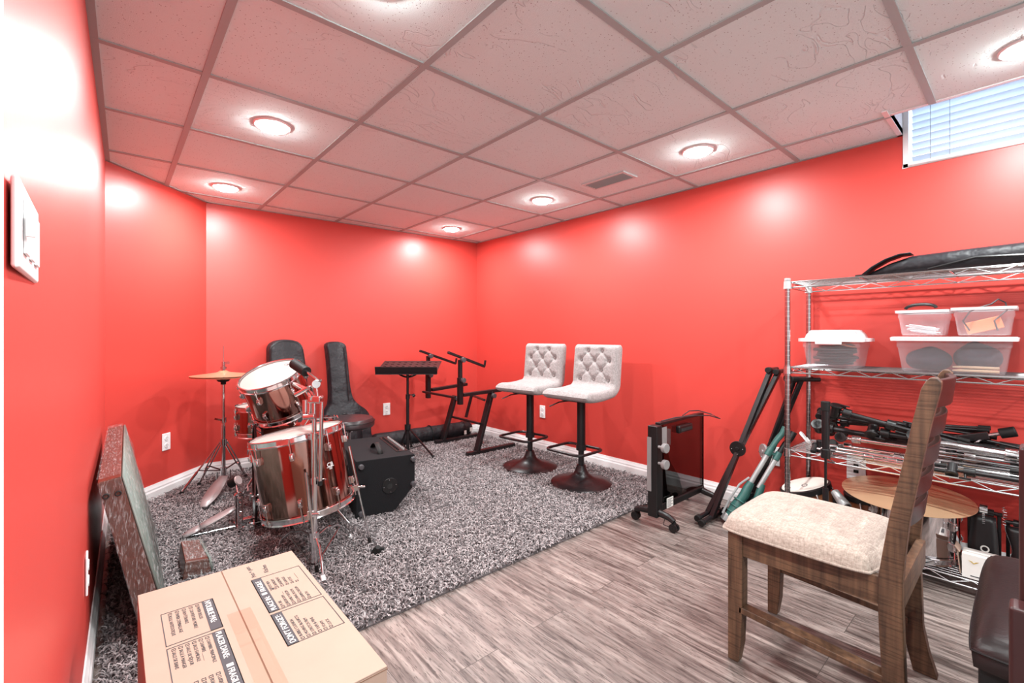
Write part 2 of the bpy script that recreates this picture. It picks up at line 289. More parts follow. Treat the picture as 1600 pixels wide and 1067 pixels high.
# ------------------------------------------------------------------ mesh builder
def frame(a, up=None):
    a = Vector(a).normalized(); u = Vector(up) if up is not None else (Vector((0, 0, 1)) if abs(a.z) < 0.95 else Vector((1, 0, 0)))
    x = u.cross(a)
    if x.length < 1e-5: x = Vector((1, 0, 0)).cross(a)
    x.normalize(); y = a.cross(x); return x, y, a
def MT(loc=(0, 0, 0), rx=0, ry=0, rz=0):
    return Matrix.Translation(loc) @ Matrix.Rotation(rz, 4, 'Z') @ Matrix.Rotation(ry, 4, 'Y') @ Matrix.Rotation(rx, 4, 'X')
def ALIGN(loc, axis, up=None):
    x, y, a = frame(axis, up); m = Matrix((x, y, a)).transposed().to_4x4(); m.translation = loc; return m
class MB:
    def __init__(s): s.v = []; s.f = []
    def add(s, vs, fs, T=None):
        n = len(s.v); s.v += [(T @ Vector(v)) if T is not None else Vector(v) for v in vs]; s.f += [tuple(i + n for i in f) for f in fs]; return s
    def box(s, x0, x1, y0, y1, z0, z1, T=None):
        vs = [(x, y, z) for z in (z0, z1) for y in (y0, y1) for x in (x0, x1)]
        return s.add(vs, [(0, 2, 3, 1), (4, 5, 7, 6), (0, 1, 5, 4), (2, 6, 7, 3), (0, 4, 6, 2), (1, 3, 7, 5)], T)
    def bar(s, p, q, w, h, up=None):
        p, q = Vector(p), Vector(q); x, y, a = frame(q - p, up); vs = []
        for e in (p, q):
            for sx, sy in ((-1, -1), (1, -1), (1, 1), (-1, 1)): vs.append(e + x * sx * w / 2 + y * sy * h / 2)
        return s.add(vs, [(3, 2, 1, 0), (4, 5, 6, 7), (0, 1, 5, 4), (1, 2, 6, 5), (2, 3, 7, 6), (3, 0, 4, 7)])
    def tube(s, pts, r, n=8, closed=False):
        pts = [Vector(p) for p in pts]; k = len(pts); rr = r if isinstance(r, (list, tuple)) else [r] * k
        vs = []; fs = []; px = None
        for i, p in enumerate(pts):
            if closed: t = pts[(i + 1) % k] - pts[i - 1]
            else: t = pts[min(i + 1, k - 1)] - pts[max(i - 1, 0)]
            t.normalize()
            if px is None: x, y, _ = frame(t)
            else:
                x = px - t * px.dot(t)
                if x.length < 1e-6: x, _, _ = frame(t)
                x.normalize(); y = t.cross(x)
            px = x
            for j in range(n):
                a = 2 * pi * j / n; vs.append(p + (x * cos(a) + y * sin(a)) * rr[i])
        for i in range(k if closed else k - 1):
            for j in range(n):
                a = i * n + j; b = i * n + (j + 1) % n; c = ((i + 1) % k) * n + (j + 1) % n; d = ((i + 1) % k) * n + j; fs.append((a, b, c, d))
        if not closed: fs.append(tuple(reversed(range(n)))); fs.append(tuple(range((k - 1) * n, k * n)))
        return s.add(vs, fs)
    def cyl(s, p, q, r, r2=None, n=20):
        return s.tube([p, q], [r, r if r2 is None else r2], n)
    def lathe(s, prof, T=None, n=40):
        vs = []; fs = []; k = len(prof)
        for r, z in prof:
            for j in range(n): a = 2 * pi * j / n; vs.append((max(r, 1e-5) * cos(a), max(r, 1e-5) * sin(a), z))
        for i in range(k - 1):
            for j in range(n): fs.append((i * n + j, i * n + (j + 1) % n, (i + 1) * n + (j + 1) % n, (i + 1) * n + j))
        return s.add(vs, fs, T)
    def prism(s, poly, T, t0, t1):
        """poly in local XY, extruded along local Z"""
        k = len(poly); vs = [(x, y, t0) for x, y in poly] + [(x, y, t1) for x, y in poly]
        fs = [tuple(reversed(range(k))), tuple(range(k, 2 * k))] + [(i, (i + 1) % k, k + (i + 1) % k, k + i) for i in range(k)]
        return s.add(vs, fs, T)
    def sph(s, c, r, n=12, m=8, sc=(1, 1, 1)):
        prof = [(r * sin(pi * i / m), -r * cos(pi * i / m)) for i in range(m + 1)]
        return s.lathe(prof, Matrix.Translation(c) @ Matrix.Diagonal((*sc, 1)), n)
    def grid(s, P):
        """P rows x cols of points"""
        R, Cc = len(P), len(P[0]); return s.add([p for row in P for p in row], [(i * Cc + j, i * Cc + j + 1, (i + 1) * Cc + j + 1, (i + 1) * Cc + j) for i in range(R - 1) for j in range(Cc - 1)])
RM = {}
def link(o, parent=None):
    COL.objects.link(o)
    if parent: o.parent = parent; RM[o.name] = RM[parent.name]
    return o
def obj(name, mb, m, parent=None, local=False, bevel=0, seg=2, sharp=35, label=None, sub=0, kind=None, group=None, cat=None, solid=0):
    me = bpy.data.meshes.new(name); vs = [Vector(v) for v in mb.v]
    loc = None
    if parent is not None:
        if not local:
            inv = RM[parent.name].inverted(); vs = [inv @ v for v in vs]
    else:
        mn = Vector([min(v[i] for v in vs) for i in range(3)]); mx = Vector([max(v[i] for v in vs) for i in range(3)])
        loc = Vector(((mn.x + mx.x) / 2, (mn.y + mx.y) / 2, mn.z)); 
        if kind == 'structure': loc = Vector((0, 0, 0))
        vs = [v - loc for v in vs]
    me.from_pydata([tuple(v) for v in vs], [], mb.f); me.materials.append(m if not isinstance(m, str) else M[m])
    me.validate()
    bm_fix(me)
    me.polygons.foreach_set('use_smooth', [True] * len(me.polygons))
    me.set_sharp_from_angle(angle=radians(sharp))
    o = bpy.data.objects.new(name, me); link(o, parent)
    if loc is not None: o.location = loc; RM[o.name] = Matrix.Translation(loc)
    if solid:
        md = o.modifiers.new('thick', 'SOLIDIFY'); md.thickness = solid; md.offset = 0
    if bevel:
        md = o.modifiers.new('bevel', 'BEVEL'); md.width = bevel; md.segments = seg; md.limit_method = 'ANGLE'; md.angle_limit = radians(35); md.harden_normals = False
        if seg > 1: me.set_sharp_from_angle(angle=radians(180))
        if seg > 1:
            wn = o.modifiers.new('wn', 'WEIGHTED_NORMAL'); wn.keep_sharp = True
    if sub:
        md = o.modifiers.new('sub', 'SUBSURF'); md.levels = sub; md.render_levels = sub
        me.set_sharp_from_angle(angle=radians(180))
    tagp(o, label, cat, group, kind); return o
import bmesh
def bm_fix(me):
    b = bmesh.new(); b.from_mesh(me); bmesh.ops.remove_doubles(b, verts=b.verts, dist=2e-5); bmesh.ops.recalc_face_normals(b, faces=b.faces); b.to_mesh(me); b.free()
def tagp(o, label=None, cat=None, group=None, kind=None):
    if label: o['label'] = label
    if cat: o['category'] = cat
    if group: o['group'] = group
    if kind: o['kind'] = kind
    return o
def thing(name, label, cat, loc=(0, 0, 0), rz=0, group=None, mtx=None):
    o = bpy.data.objects.new(name, None); o.empty_display_size = 0.1; COL.objects.link(o)
    mm = mtx if mtx is not None else MT(loc, rz=rz)
    o.location = mm.to_translation(); o.rotation_mode = 'QUATERNION'; o.rotation_quaternion = mm.to_quaternion()
    RM[o.name] = Matrix.LocRotScale(mm.to_translation(), mm.to_quaternion(), None)
    return tagp(o, label, cat, group)
def dup(root, label, loc=None, rz=None, group=None):
    def cp(o, par):
        c = o.copy(); COL.objects.link(c)
        if par: c.parent = par
        for ch in [x for x in list(o.children)]: cp(ch, c)
        return c
    c = cp(root, None); c['label'] = label
    if group: c['group'] = group
    if loc is not None: c.location = loc
    if rz is not None: c.rotation_mode = 'XYZ'; c.rotation_euler = (0, 0, rz)
    return c
def text(name, body, size, T, m, parent, align='LEFT', valign='TOP', line=1.0, ext=0.0002):
    cu = bpy.data.curves.new(name, 'FONT'); cu.body = body; cu.size = size; cu.align_x = align; cu.align_y = valign; cu.space_line = line; cu.extrude = ext
    cu.materials.append(M[m]); o = bpy.data.objects.new(name, cu); link(o, parent)
    me = bpy.data.meshes.new_from_object(o); COL.objects.unlink(o); bpy.data.objects.remove(o)
    me.materials.clear(); me.materials.append(M[m])
    o = bpy.data.objects.new(name, me); link(o, parent)
    mm = RM[parent.name].inverted() @ T
    o.location = mm.to_translation(); o.rotation_mode = 'QUATERNION'; o.rotation_quaternion = mm.to_quaternion(); return o
def struct(name, mb, m, parent=None, **k):
    return obj(name, mb, m, parent, kind='structure', **k)

# ------------------------------------------------------------------ the room
XR = 3.016
def XL(y): return -0.036 - 0.017 * (3.54 - y)
A = Vector((-0.036, 3.54)); B = Vector((0.534, 4.154)); Cc = Vector((XR, 4.03))
YN = -2.2
floor = struct('floor', MB().box(-0.6, XR + 0.15, YN - 0.1, 4.4, -0.05, 0.0), 'floor')
def wallseg(p, q, z0, z1, t=0.1):
    p, q = Vector(p), Vector(q); d = (q - p).normalized(); n = Vector((-d.y, d.x))     # n points out of the room when walking clockwise
    return MB().add([(*p, z0), (*q, z0), (*(q + n * t), z0), (*(p + n * t), z0), (*p, z1), (*q, z1), (*(q + n * t), z1), (*(p + n * t), z1)],
                    [(0, 3, 2, 1), (4, 5, 6, 7), (0, 1, 5, 4), (1, 2, 6, 5), (2, 3, 7, 6), (3, 0, 4, 7)])
L0 = Vector((XL(0.585), 0.585))
struct('wall_left', wallseg(L0, A, 0, CH + 0.1), 'red')
struct('wall_left_angled', wallseg(A, B, 0, CH + 0.1), 'red')
struct('wall_back', wallseg(B, Cc, 0, CH + 0.1), 'red')
WY, WZ0, WZ1 = 0.43, 1.915, 2.36
wr = MB().box(XR, XR + 0.22, WY, 4.15, 0, CH + 0.1).box(XR, XR + 0.22, YN, WY, 0, WZ0).box(XR, XR + 0.22, YN, WY - 1.0, WZ0, CH + 0.4).box(XR, XR + 0.22, WY - 1.0, WY, WZ1, CH + 0.4)
struct('wall_right', wr, 'red')
struct('wall_near', MB().box(-0.7, XR + 0.2, YN - 0.1, YN, 0, CH + 0.4), 'white')
struct('wall_entry', MB().box(-0.75, -0.65, YN, 0.585, 0, CH + 0.1).box(-0.75, XL(0.585) - 0.1, 0.585, 0.685, 0, CH + 0.1), 'white')
# door casing at the very left of the picture
struct('trim_1', MB().box(XL(0.6) - 0.11, XL(0.6) + 0.015, 0.49, 0.587, 0, 2.05), 'white', bevel=0.004)
# baseboards with a stepped profile
def baseboard(name, p, q):
    p, q = Vector(p), Vector(q); d = (q - p).normalized(); n = Vector((d.y, -d.x))     # into the room
    prof = [(-0.0, 0), (0.015, 0), (0.015, 0.050), (0.011, 0.060), (0.011, 0.070), (0.006, 0.082), (0.004, 0.094), (0, 0.094)]
    mb = MB(); P = [[(*(p + n * a), z) for a, z in prof], [(*(q + n * a), z) for a, z in prof]]
    mb.grid(P); struct(name, mb, 'white', sharp=20)
baseboard('baseboard_left', (XL(0.589), 0.589), A); baseboard('baseboard_angled', A, B); baseboard('baseboard_back', B, Cc)
baseboard('baseboard_right', Cc, (XR, YN))
# ceiling slab with the notch in front of the basement window
NX = 2.70
cl = MB().box(-0.7, NX, YN, 4.3, CH, CH + 0.03).box(NX, XR + 0.02, WY, 4.3, CH, CH + 0.03)
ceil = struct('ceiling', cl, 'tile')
T = 0.6096
g = MB(); GX = [0.2709 + T * i for i in range(-1, 5)]; GY = [0.8951 + T * j for j in range(-5, 6)]
hw = 0.0125
def xlim(y):
    if y <= 3.54: return XL(y)
    return A.x + (y - A.y) / (B.y - A.y) * (B.x - A.x)
for x in GX:
    y1 = 4.1 if x > B.x else A.y + (x - A.x) / (B.x - A.x) * (B.y - A.y)
    y0 = WY if x > NX else YN
    g.box(x - hw, x + hw, y0, y1 if x > 0 else 0.5, CH - 0.005, CH + 0.001)
for y in GY:
    x1 = XR if y > WY else NX
    if y < 4.15: g.box(max(xlim(y), -0.7 if y < 0.6 else -9), x1, y - hw, y + hw, CH - 0.0045, CH + 0.001)
struct('trim_2', g, 'grid')
# wall angle of the ceiling grid
wa = MB()
for p, q in ((L0, A), (A, B), (B, Cc), (Cc, Vector((XR, WY)))):
    d = (q - p).normalized(); n = Vector((d.y, -d.x)); w = 0.022
    wa.add([(*p, CH - 0.004), (*q, CH - 0.004), (*(q + n * w), CH - 0.004), (*(p + n * w), CH - 0.004), (*p, CH + 0.001), (*q, CH + 0.001), (*(q + n * w), CH + 0.001), (*(p + n * w), CH + 0.001)],
           [(0, 3, 2, 1), (4, 5, 6, 7), (0, 1, 5, 4), (1, 2, 6, 5), (2, 3, 7, 6), (3, 0, 4, 7)])
struct('trim_3', wa, 'grid')
# light well round the window: white returns above the ceiling
struct('trim_4', MB().box(NX - 0.02, NX, YN, WY + 0.02, CH - 0.004, 2.40).box(NX, XR, WY, WY + 0.02, CH - 0.004, 2.40).box(NX - 0.02, XR + 0.02, YN, WY + 0.02, 2.40, 2.42)
       .box(NX - 0.075, NX - 0.0, WY - 0.0, WY + 0.02, CH - 0.006, CH), 'white')
# window: frame, glass, blind
wf = MB(); y0, y1 = WY - 1.0, WY
for a, b, c, d in ((y0, y1, WZ0, WZ0 + 0.022), (y0, y1, WZ1 - 0.03, WZ1), (y0, y0 + 0.022, WZ0, WZ1), (y1 - 0.022, y1, WZ0, WZ1)):
    wf.box(XR - 0.006, XR + 0.20, a, b, c, d)
wf.box(XR + 0.12, XR + 0.16, y1 - 0.53, y1 - 0.48, WZ0, WZ1)
win = struct('window_1', wf, 'white', bevel=0.002)
obj('pane', MB().box(XR + 0.14, XR + 0.144, y0, y1, WZ0, WZ1), 'pane', win, kind='structure')
bl = thing('window_blind', 'white horizontal slat blind over the small basement window', 'blind', (XR + 0.05, (y0 + y1) / 2, WZ0 + 0.03))
sl = MB(); z = WZ0 + 0.05
while z < WZ1 - 0.06:
    sl.box(-0.021, 0.021, y0 + 0.03, y1 - 0.03, -0.0012, 0.0012, MT((XR + 0.05, 0, z), ry=radians(28))); z += 0.034
obj('slats', sl, 'blind', bl)
obj('bottom_rail', MB().box(XR + 0.03, XR + 0.07, y0 + 0.03, y1 - 0.03, WZ0 + 0.024, WZ0 + 0.036), 'blind', bl)
obj('head_rail', MB().box(XR + 0.025, XR + 0.075, y0 + 0.025, y1 - 0.025, WZ1 - 0.06, WZ1 - 0.03), 'blind', bl)
for y in (y1 - 0.10, y1 - 0.17, y1 - 0.62):
    obj('ladder_cord', MB().cyl((XR + 0.028, y, WZ0 + 0.03), (XR + 0.028, y, WZ1 - 0.05), 0.0012, n=6), 'light_grey', bl)

# ------------------------------------------------------------------ ceiling lights
def ceiling_light():
    t = thing('ceiling_light', '', 'ceiling light', (SPOTS[0][0], SPOTS[0][1], CH - 0.006), group='round recessed lights in the tile ceiling')
    obj('trim_ring', MB().lathe([(0.067, 0.0), (0.070, -0.003), (0.078, -0.002), (0.083, 0.004), (0.083, 0.006)], n=48), 'plastic_white', t, local=True)
    obj('lens', MB().lathe([(0.0, -0.022), (0.025, -0.0215), (0.048, -0.017), (0.064, -0.009), (0.068, -0.001)], n=48), 'lens', t, local=True)
    ld = bpy.data.lights.new('lamp', 'AREA'); ld.shape = 'DISK'; ld.size = 0.10; ld.energy = LAMP_W; ld.color = LAMP_COL
    lo = bpy.data.objects.new('lamp', ld); COL.objects.link(lo); lo.parent = t; lo.location = (0, 0, -0.026)
    return t
LL = ['lit round ceiling light in the far left tile row, nearest the angled red wall', 'lit round ceiling light above the drum kit, second from the back on the left',
      'lit round ceiling light cut by the top edge of the photo, above the grey rug', 'round ceiling light overhead by the doorway, behind the viewer',
      'added fill light over the unseen left end of the room',
      'lit round ceiling light nearest the far corner of the two red walls', 'lit round ceiling light just left of the ceiling air vent',
      'lit round ceiling light just right of the air vent, near the right wall', 'lit round ceiling light at the right edge above the small window', 'added fill light over the unseen right end of the room']
t0 = ceiling_light(); t0['label'] = LL[0]
for i, (x, y) in enumerate(SPOTS[1:]):
    o = dup(t0, LL[i + 1], loc=(x, y, CH - 0.006))
    if y < -1:                      # added unseen pair over the white entry end, brightened as neutral fill
        for ch in o.children:
            if ch.type == 'LIGHT': ch.data = ch.data.copy(); ch.data.energy = LAMP_W * 1.8
# air vent
v = thing('ceiling_vent', 'white rectangular air vent with slots in a ceiling tile', 'vent', (2.44, 1.825, CH))
fr = MB(); hx, hy = 0.058, 0.15
VT = MT((2.44, 1.825, CH - 0.006), rz=radians(0))
for a, b, c, d in ((-hx - .018, hx + .018, -hy - .018, -hy), (-hx - .018, hx + .018, hy, hy + .018), (-hx - .018, -hx, -hy, hy), (hx, hx + .018, -hy, hy)): fr.box(a, b, c, d, -0.003, 0.006, VT)
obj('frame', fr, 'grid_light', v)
obj('backing', MB().box(-hx, hx, -hy, hy, 0.004, 0.006, VT), 'slot', v)
for k in range(5):
    obj('louvre', MB().box(-0.008, 0.008, -hy, hy, -0.0007, 0.0007, VT @ MT((-0.046 + k * 0.023, 0, 0), ry=0.9)), 'grid', v)

# ------------------------------------------------------------------ wall plates
def outlet(label, p, nrm, kind='duplex', w=0.07, h=0.115):
    nrm = Vector(nrm).normalized(); T_ = ALIGN(p, nrm, (0, 0, 1))      # local x across, y up, z out
    t = thing('wall_outlet' if kind == 'duplex' else 'wall_plate', label, 'outlet' if kind == 'duplex' else 'wall plate', mtx=T_)
    obj('plate', MB().box(-w / 2, w / 2, -h / 2, h / 2, 0.0, 0.006), 'plastic_white', t, local=True, bevel=0.003)
    if kind == 'duplex':
        for s in (-1, 1):
            r = obj('receptacle', MB().lathe([(0.0, 0.0085), (0.016, 0.0085), (0.0165, 0.006)], MT((0, s * 0.024, 0)), 20), 'plastic_white', t, local=True)
            sl = MB()
            for q in (-0.006, 0.006): sl.box(q - 0.001, q + 0.001, s * 0.024 - 0.002, s * 0.024 + 0.006, 0.0085, 0.0092)
            sl.cyl((0, s * 0.024 - 0.008, 0.0085), (0, s * 0.024 - 0.008, 0.0092), 0.002, n=8)
            obj('slot', sl, 'slot', r, local=True)
    return t
dA = (B - A).normalized(); nA = Vector((dA.y, -dA.x, 0))
# point on the angled wall seen at pixel (259, 690)
def on_wall(px, py, P, Q):
    a = (px - 800) / FPX; dirv = Vector((a * _c + _s, _c - a * _s)); e = Q - P
    t = (P.x * e.y - P.y * e.x) / (dirv.x * e.y - dirv.y * e.x); return Vector((dirv.x * t, dirv.y * t, CAMH + (CYP - py) / FPX * t))
dB = (Cc - B).normalized(); nB = Vector((dB.y, -dB.x, 0))
outlet('white duplex wall outlet on the angled red wall left of the drum kit', on_wall(259, 690, A, B), nA)
outlet('white duplex wall outlet on the back wall behind the music stand', on_wall(604, 639, B, Cc), nB)
outlet('white duplex wall outlet on the right wall between the two bar stools', xpt(848, 643, XR), (-1, 0, 0))
outlet('white duplex wall outlet behind the leaning black folded stand left of the shelf', xpt(1209, 712, XR), (-1, 0, 0))
outlet('white wall outlet low on the left wall beside the wrapped panel', Vector((XL(1.9), 1.9, 0.345)), (1, 0.017, 0))
t = outlet('white wall plate with two dark ports behind the wire shelf, below third tier', xpt(1338, 728, XR), (-1, 0, 0), 'jack', 0.085, 0.15)
mb = MB()
for dz in (-0.028, 0.004, 0.03): mb.box(-0.011, 0.011, dz - 0.008, dz + 0.008, 0.006, 0.008)
obj('port', mb, 'slot', t, local=True)
sw = thing('light_switch', 'white multi-gang light switch on the left wall in the near foreground', 'light switch', (XL(0.80), 0.80, 1.145))
sw_T = ALIGN(Vector((XL(0.80), 0.80, 1.190)), Vector((1, 0.017, 0)), (0, 0, 1))
obj('plate', MB().box(-0.1, 0.1, -0.049, 0.049, 0, 0.007, sw_T), 'plastic_white', sw, bevel=0.004)
for q in (-0.055, 0.0, 0.055):
    r = obj('rocker', MB().box(q - 0.017, q + 0.017, -0.030, 0.030, 0.007, 0.010, sw_T), 'plastic_white', sw, bevel=0.001)
obj('dimmer', MB().box(-0.082, -0.074, -0.012, 0.012, 0.010, 0.017, sw_T), 'plastic_white', sw)

# ------------------------------------------------------------------ shag rug
def rug():
    x0, x1, y0 = -0.03, 2.965, 1.60
    poly = [(x0 - 0.005, y0), (x1, y0), (x1, 4.00), (0.62, 4.12), (0.545, 4.10), (0.03, 3.545), (0.0, 3.45)]
    t = thing('shag_rug', 'large grey shag area rug covering the back half of the floor', 'rug', (1.4, 2.8, 0))
    obj('backing', MB().prism(poly, Matrix.Identity(4), 0.0005, 0.006), 'rug_back', t)
    rng = np.random.default_rng(5); n = 105000
    x = rng.uniform(x0, x1, n); y = rng.uniform(y0 - 0.01, 4.11, n)
    ok = np.ones(n, bool); P = np.array(poly)
    for i in range(len(P)):
        a, b = P[i], P[(i + 1) % len(P)]
        ok &= ((b[0] - a[0]) * (y - a[1]) - (b[1] - a[1]) * (x - a[0])) > -0.004
    x = x[ok]; y = y[ok]; n = len(x)
    th = rng.uniform(0, 2 * np.pi, n); hgt = rng.uniform(0.010, 0.024, n); ln = rng.uniform(0.012, 0.028, n); wd = rng.uniform(0.0016, 0.0032, n)
    V = np.zeros((n, 4, 3, 3)); crv = rng.normal(0, 0.9, n)
    prof = [(0.0, 0.0), (0.30, 0.75), (0.68, 1.0), (1.0, 0.78)]
    for k, (u, h) in enumerate(prof):
        ang = th + crv * u; cx = x + np.cos(ang) * ln * u; cy = y + np.sin(ang) * ln * u
        for j, (s, dz) in enumerate(((-1, 0), (0, 1), (1, 0))):
            V[:, k, j, 0] = cx - np.sin(ang) * wd * s; V[:, k, j, 1] = cy + np.cos(ang) * wd * s; V[:, k, j, 2] = 0.004 + h * hgt + dz * wd * 0.8
    V = V.reshape(-1, 3) - np.array(t.location)
    base = (np.arange(n) * 12)[:, None]; q = []
    for k in range(3):
        for j in range(2): q.append([k * 3 + j, k * 3 + j + 1, (k + 1) * 3 + j + 1, (k + 1) * 3 + j])
    F = (base[:, None, :] + np.array(q)[None]).reshape(-1, 4)
    me = bpy.data.meshes.new('pile'); me.vertices.add(len(V)); me.vertices.foreach_set('co', V.ravel().astype(np.float32))
    me.loops.add(F.size); me.loops.foreach_set('vertex_index', F.ravel().astype(np.int32))
    me.polygons.add(len(F)); me.polygons.foreach_set('loop_start', (np.arange(len(F)) * 4).astype(np.int32))
    me.polygons.foreach_set('use_smooth', np.ones(len(F), bool)); me.update(calc_edges=True); me.materials.append(M['pile'])
    o = bpy.data.objects.new('pile', me); link(o, t); o['kind'] = 'stuff'
rug()
RZ = 0.016          # height at which things stand in the pile

# ------------------------------------------------------------------ drums
def drum(name, label, cat, mtx, r, h, lugs, wrap='bronze_wrap', hoop='chrome', badge=None, phase=0.0, headmat='head', n=56, group=None):
    """origin at the centre of the bottom head, local Z along the shell"""
    t = thing(name, label, cat, mtx=mtx, group=group)
    obj('shell', MB().lathe([(r - 0.006, 0.012), (r, 0.010), (r, h - 0.010), (r - 0.006, h - 0.008)], n=n), wrap, t, local=True)
    obj('drum_head', MB().lathe([(0.0, h + 0.004), (r - 0.012, h + 0.004), (r - 0.003, h + 0.001), (r + 0.003, h - 0.008)], n=n), headmat, t, local=True)
    obj('bottom_head', MB().lathe([(0.0, 0.0), (r - 0.01, 0.0), (r + 0.002, 0.006)], n=n), 'head_dark', t, local=True)
    for z0, s in ((h, 1), (0.0, -1)):
        ring = [(r + 0.003, z0 - s * 0.020), (r + 0.011, z0 - s * 0.020), (r + 0.012, z0 - s * 0.016), (r + 0.006, z0 - s * 0.013), (r + 0.005, z0 + s * 0.006), (r + 0.009, z0 + s * 0.011), (r + 0.004, z0 + s * 0.013), (r + 0.001, z0 + s * 0.008), (r + 0.003, z0 - s * 0.020)]
        obj('hoop', MB().lathe(ring, n=n), hoop, t, local=True)
    for k in range(lugs):
        a = phase + 2 * pi * k / lugs; Rz = Matrix.Rotation(a, 4, 'Z')
        for z0, s in ((h, 1), (0.0, -1)):
            zl = z0 - s * min(0.075, h * 0.3)
            m = MB().box(r - 0.002, r + 0.016, -0.009, 0.009, zl - 0.018, zl + 0.018, Rz)
            m.cyl(Rz @ Vector((r + 0.014, 0, zl - 0.010)), Rz @ Vector((r + 0.014, 0, zl + 0.010)), 0.010, n=12)
            lg = obj('lug', m, 'chrome', t, local=True, bevel=0.003, seg=2)
            rod = MB().cyl(Rz @ Vector((r + 0.012, 0, zl)), Rz @ Vector((r + 0.012, 0, z0 + s * 0.004)), 0.003, n=8)
            rod.cyl(Rz @ Vector((r + 0.012, 0, z0 - s * 0.022)), Rz @ Vector((r + 0.012, 0, z0 - s * 0.010)), 0.006, n=8)
            obj('tension_rod', rod, 'chrome', lg, local=True)
    return t
def basis(bottom, axis, up=None): return ALIGN(Vector(bottom), Vector(axis), up)

# floor tom, leaning
FT_top = dpt(464, 677, 2.24); FT_bot = dpt(484, 790, 2.24)
FT_ax = (FT_top - FT_bot).normalized(); FT_h = (FT_top - FT_bot).length
ft = drum('floor_tom', 'large mirror bronze floor tom leaning at the front of the drum kit', 'drum', basis(FT_bot, FT_ax), 0.205, FT_h, 8, phase=0.35)
# its adjustable legs
for (a, b) in (((478, 738), (491, 852)), ((545, 697), (571, 815)), ((440, 720), (452, 800))):
    dd = 2.02 if a[0] == 478 else (2.30 if a[0] == 545 else 2.47)
    p = dpt(*a, dd); q = dpt(*b, dd); q2 = p + (q - p) * ((p.z - RZ - 0.004) / (p.z - q.z))
    L_ = obj('leg', MB().tube([p, p + (q2 - p) * 0.45], 0.0075, 12).cyl(p + (q2 - p) * 0.4, q2, 0.0052, n=10), 'chrome', ft)
    obj('rubber_foot', MB().cyl(q2 + (p - q2).normalized() * 0.03, q2, 0.008, n=10), 'rubber', L_)
    m_ = p + (q2 - p) * 0.42; 
    ctr = FT_bot + FT_ax * (m_ - FT_bot).dot(FT_ax); dn = (m_ - ctr)
    obj('leg_bracket', MB().bar(m_ - dn * 0.16, m_ + dn * 0.02, 0.03, 0.03).cyl(m_, m_ + Vector((0.03, -0.02, 0.0)), 0.006, n=8), 'chrome', ft, bevel=0.004)
def badge(parent, centre, axis, outward, r, rows, size, m='plastic_white'):
    """logo printed on the curved shell"""
    outward = (outward - axis * outward.dot(axis)).normalized(); p = centre + outward * (r + 0.0012)
    xr = axis.cross(outward); Tm = Matrix((xr, axis, outward)).transposed().to_4x4(); Tm.translation = p
    text('logo', rows[0], size, Tm, m, parent, 'CENTER', 'BOTTOM_BASELINE')
    Tm2 = Tm.copy(); Tm2.translation = p - axis * size * 0.55
    text('logo', rows[1], size * 0.45, Tm2, m, parent, 'CENTER', 'BOTTOM_BASELINE')
    b = MB().box(-size * 0.75, size * 0.75, -size * 0.14, -size * 0.06, 0, 0.0005, Tm); obj('logo_bar', b, m, parent)
bp_ = dpt(524, 728, 2.12); ctr = FT_bot + FT_ax * (bp_ - FT_bot).dot(FT_ax)
badge(ft, ctr, FT_ax, bp_ - ctr, 0.205, ('CB', '700'), 0.026)
# logo on the head
def head_logo(parent, mtx, x, y, h, size, rot=0):
    text('logo', 'CB', size, mtx @ MT((x, y, h + 0.0052), rz=rot), 'ink', parent, 'CENTER', 'CENTER')
head_logo(ft, basis(FT_bot, FT_ax), 0.13, 0.04, FT_h, 0.03)

# bass drum lying on its side, batter head towards the left
BD_ax = Vector((0.985, -0.17, 0)); BD_c = Vector((0.60, 2.915, 0.296))
bd = thing('bass_drum', 'bronze bass drum on its side with black hoops behind the floor tom', 'drum', mtx=ALIGN(BD_c, BD_ax, (0, 0, 1)))
R0 = 0.262
obj('shell', MB().lathe([(R0 - 0.008, 0.03), (R0, 0.03), (R0, 0.39), (R0 - 0.008, 0.39)], n=72), 'bronze_wrap', bd, local=True)
obj('drum_head', MB().lathe([(0, 0.012), (R0 - 0.004, 0.012), (R0 + 0.003, 0.03)], n=72), 'head_dark', bd, local=True)
obj('front_head', MB().lathe([(0, 0.41), (R0 - 0.004, 0.41), (R0 + 0.003, 0.39)], n=72), 'head_dark', bd, local=True)
for z in (0.0, 0.378):
    obj('hoop', MB().lathe([(R0 + 0.004, z), (R0 + 0.016, z), (R0 + 0.016, z + 0.042), (R0 + 0.004, z + 0.042), (R0 + 0.004, z)], n=72), 'black', bd, local=True)
    obj('hoop_inlay', MB().lathe([(R0 + 0.0162, z + 0.010), (R0 + 0.0170, z + 0.010), (R0 + 0.0170, z + 0.032), (R0 + 0.0162, z + 0.032)], n=72), 'chrome_wrap', bd, local=True)
for k in range(8):
    a = 0.2 + 2 * pi * k / 8; Rz = Matrix.Rotation(a, 4, 'Z')
    for z0, s in ((0.0, 1), (0.42, -1)):
        lg = obj('lug', MB().box(R0 - 0.002, R0 + 0.022, -0.010, 0.010, z0 + s * 0.10 - 0.03, z0 + s * 0.10 + 0.03, Rz), 'chrome', bd, local=True, bevel=0.005)
        m = MB().cyl(Rz @ Vector((R0 + 0.022, 0, z0 + s * 0.1)), Rz @ Vector((R0 + 0.022, 0, z0 - s * 0.02)), 0.0035, n=8)
        m.bar(Rz @ Vector((R0 + 0.004, 0, z0 - s * 0.004)), Rz @ Vector((R0 + 0.032, 0, z0 - s * 0.004)), 0.022, 0.006)
        m.tube([Rz @ Vector((R0 + 0.022, -0.02, z0 - s * 0.022)), Rz @ Vector((R0 + 0.022, 0.02, z0 - s * 0.022))], 0.004, 8)
        obj('t_handle', m, 'chrome', lg, local=True)
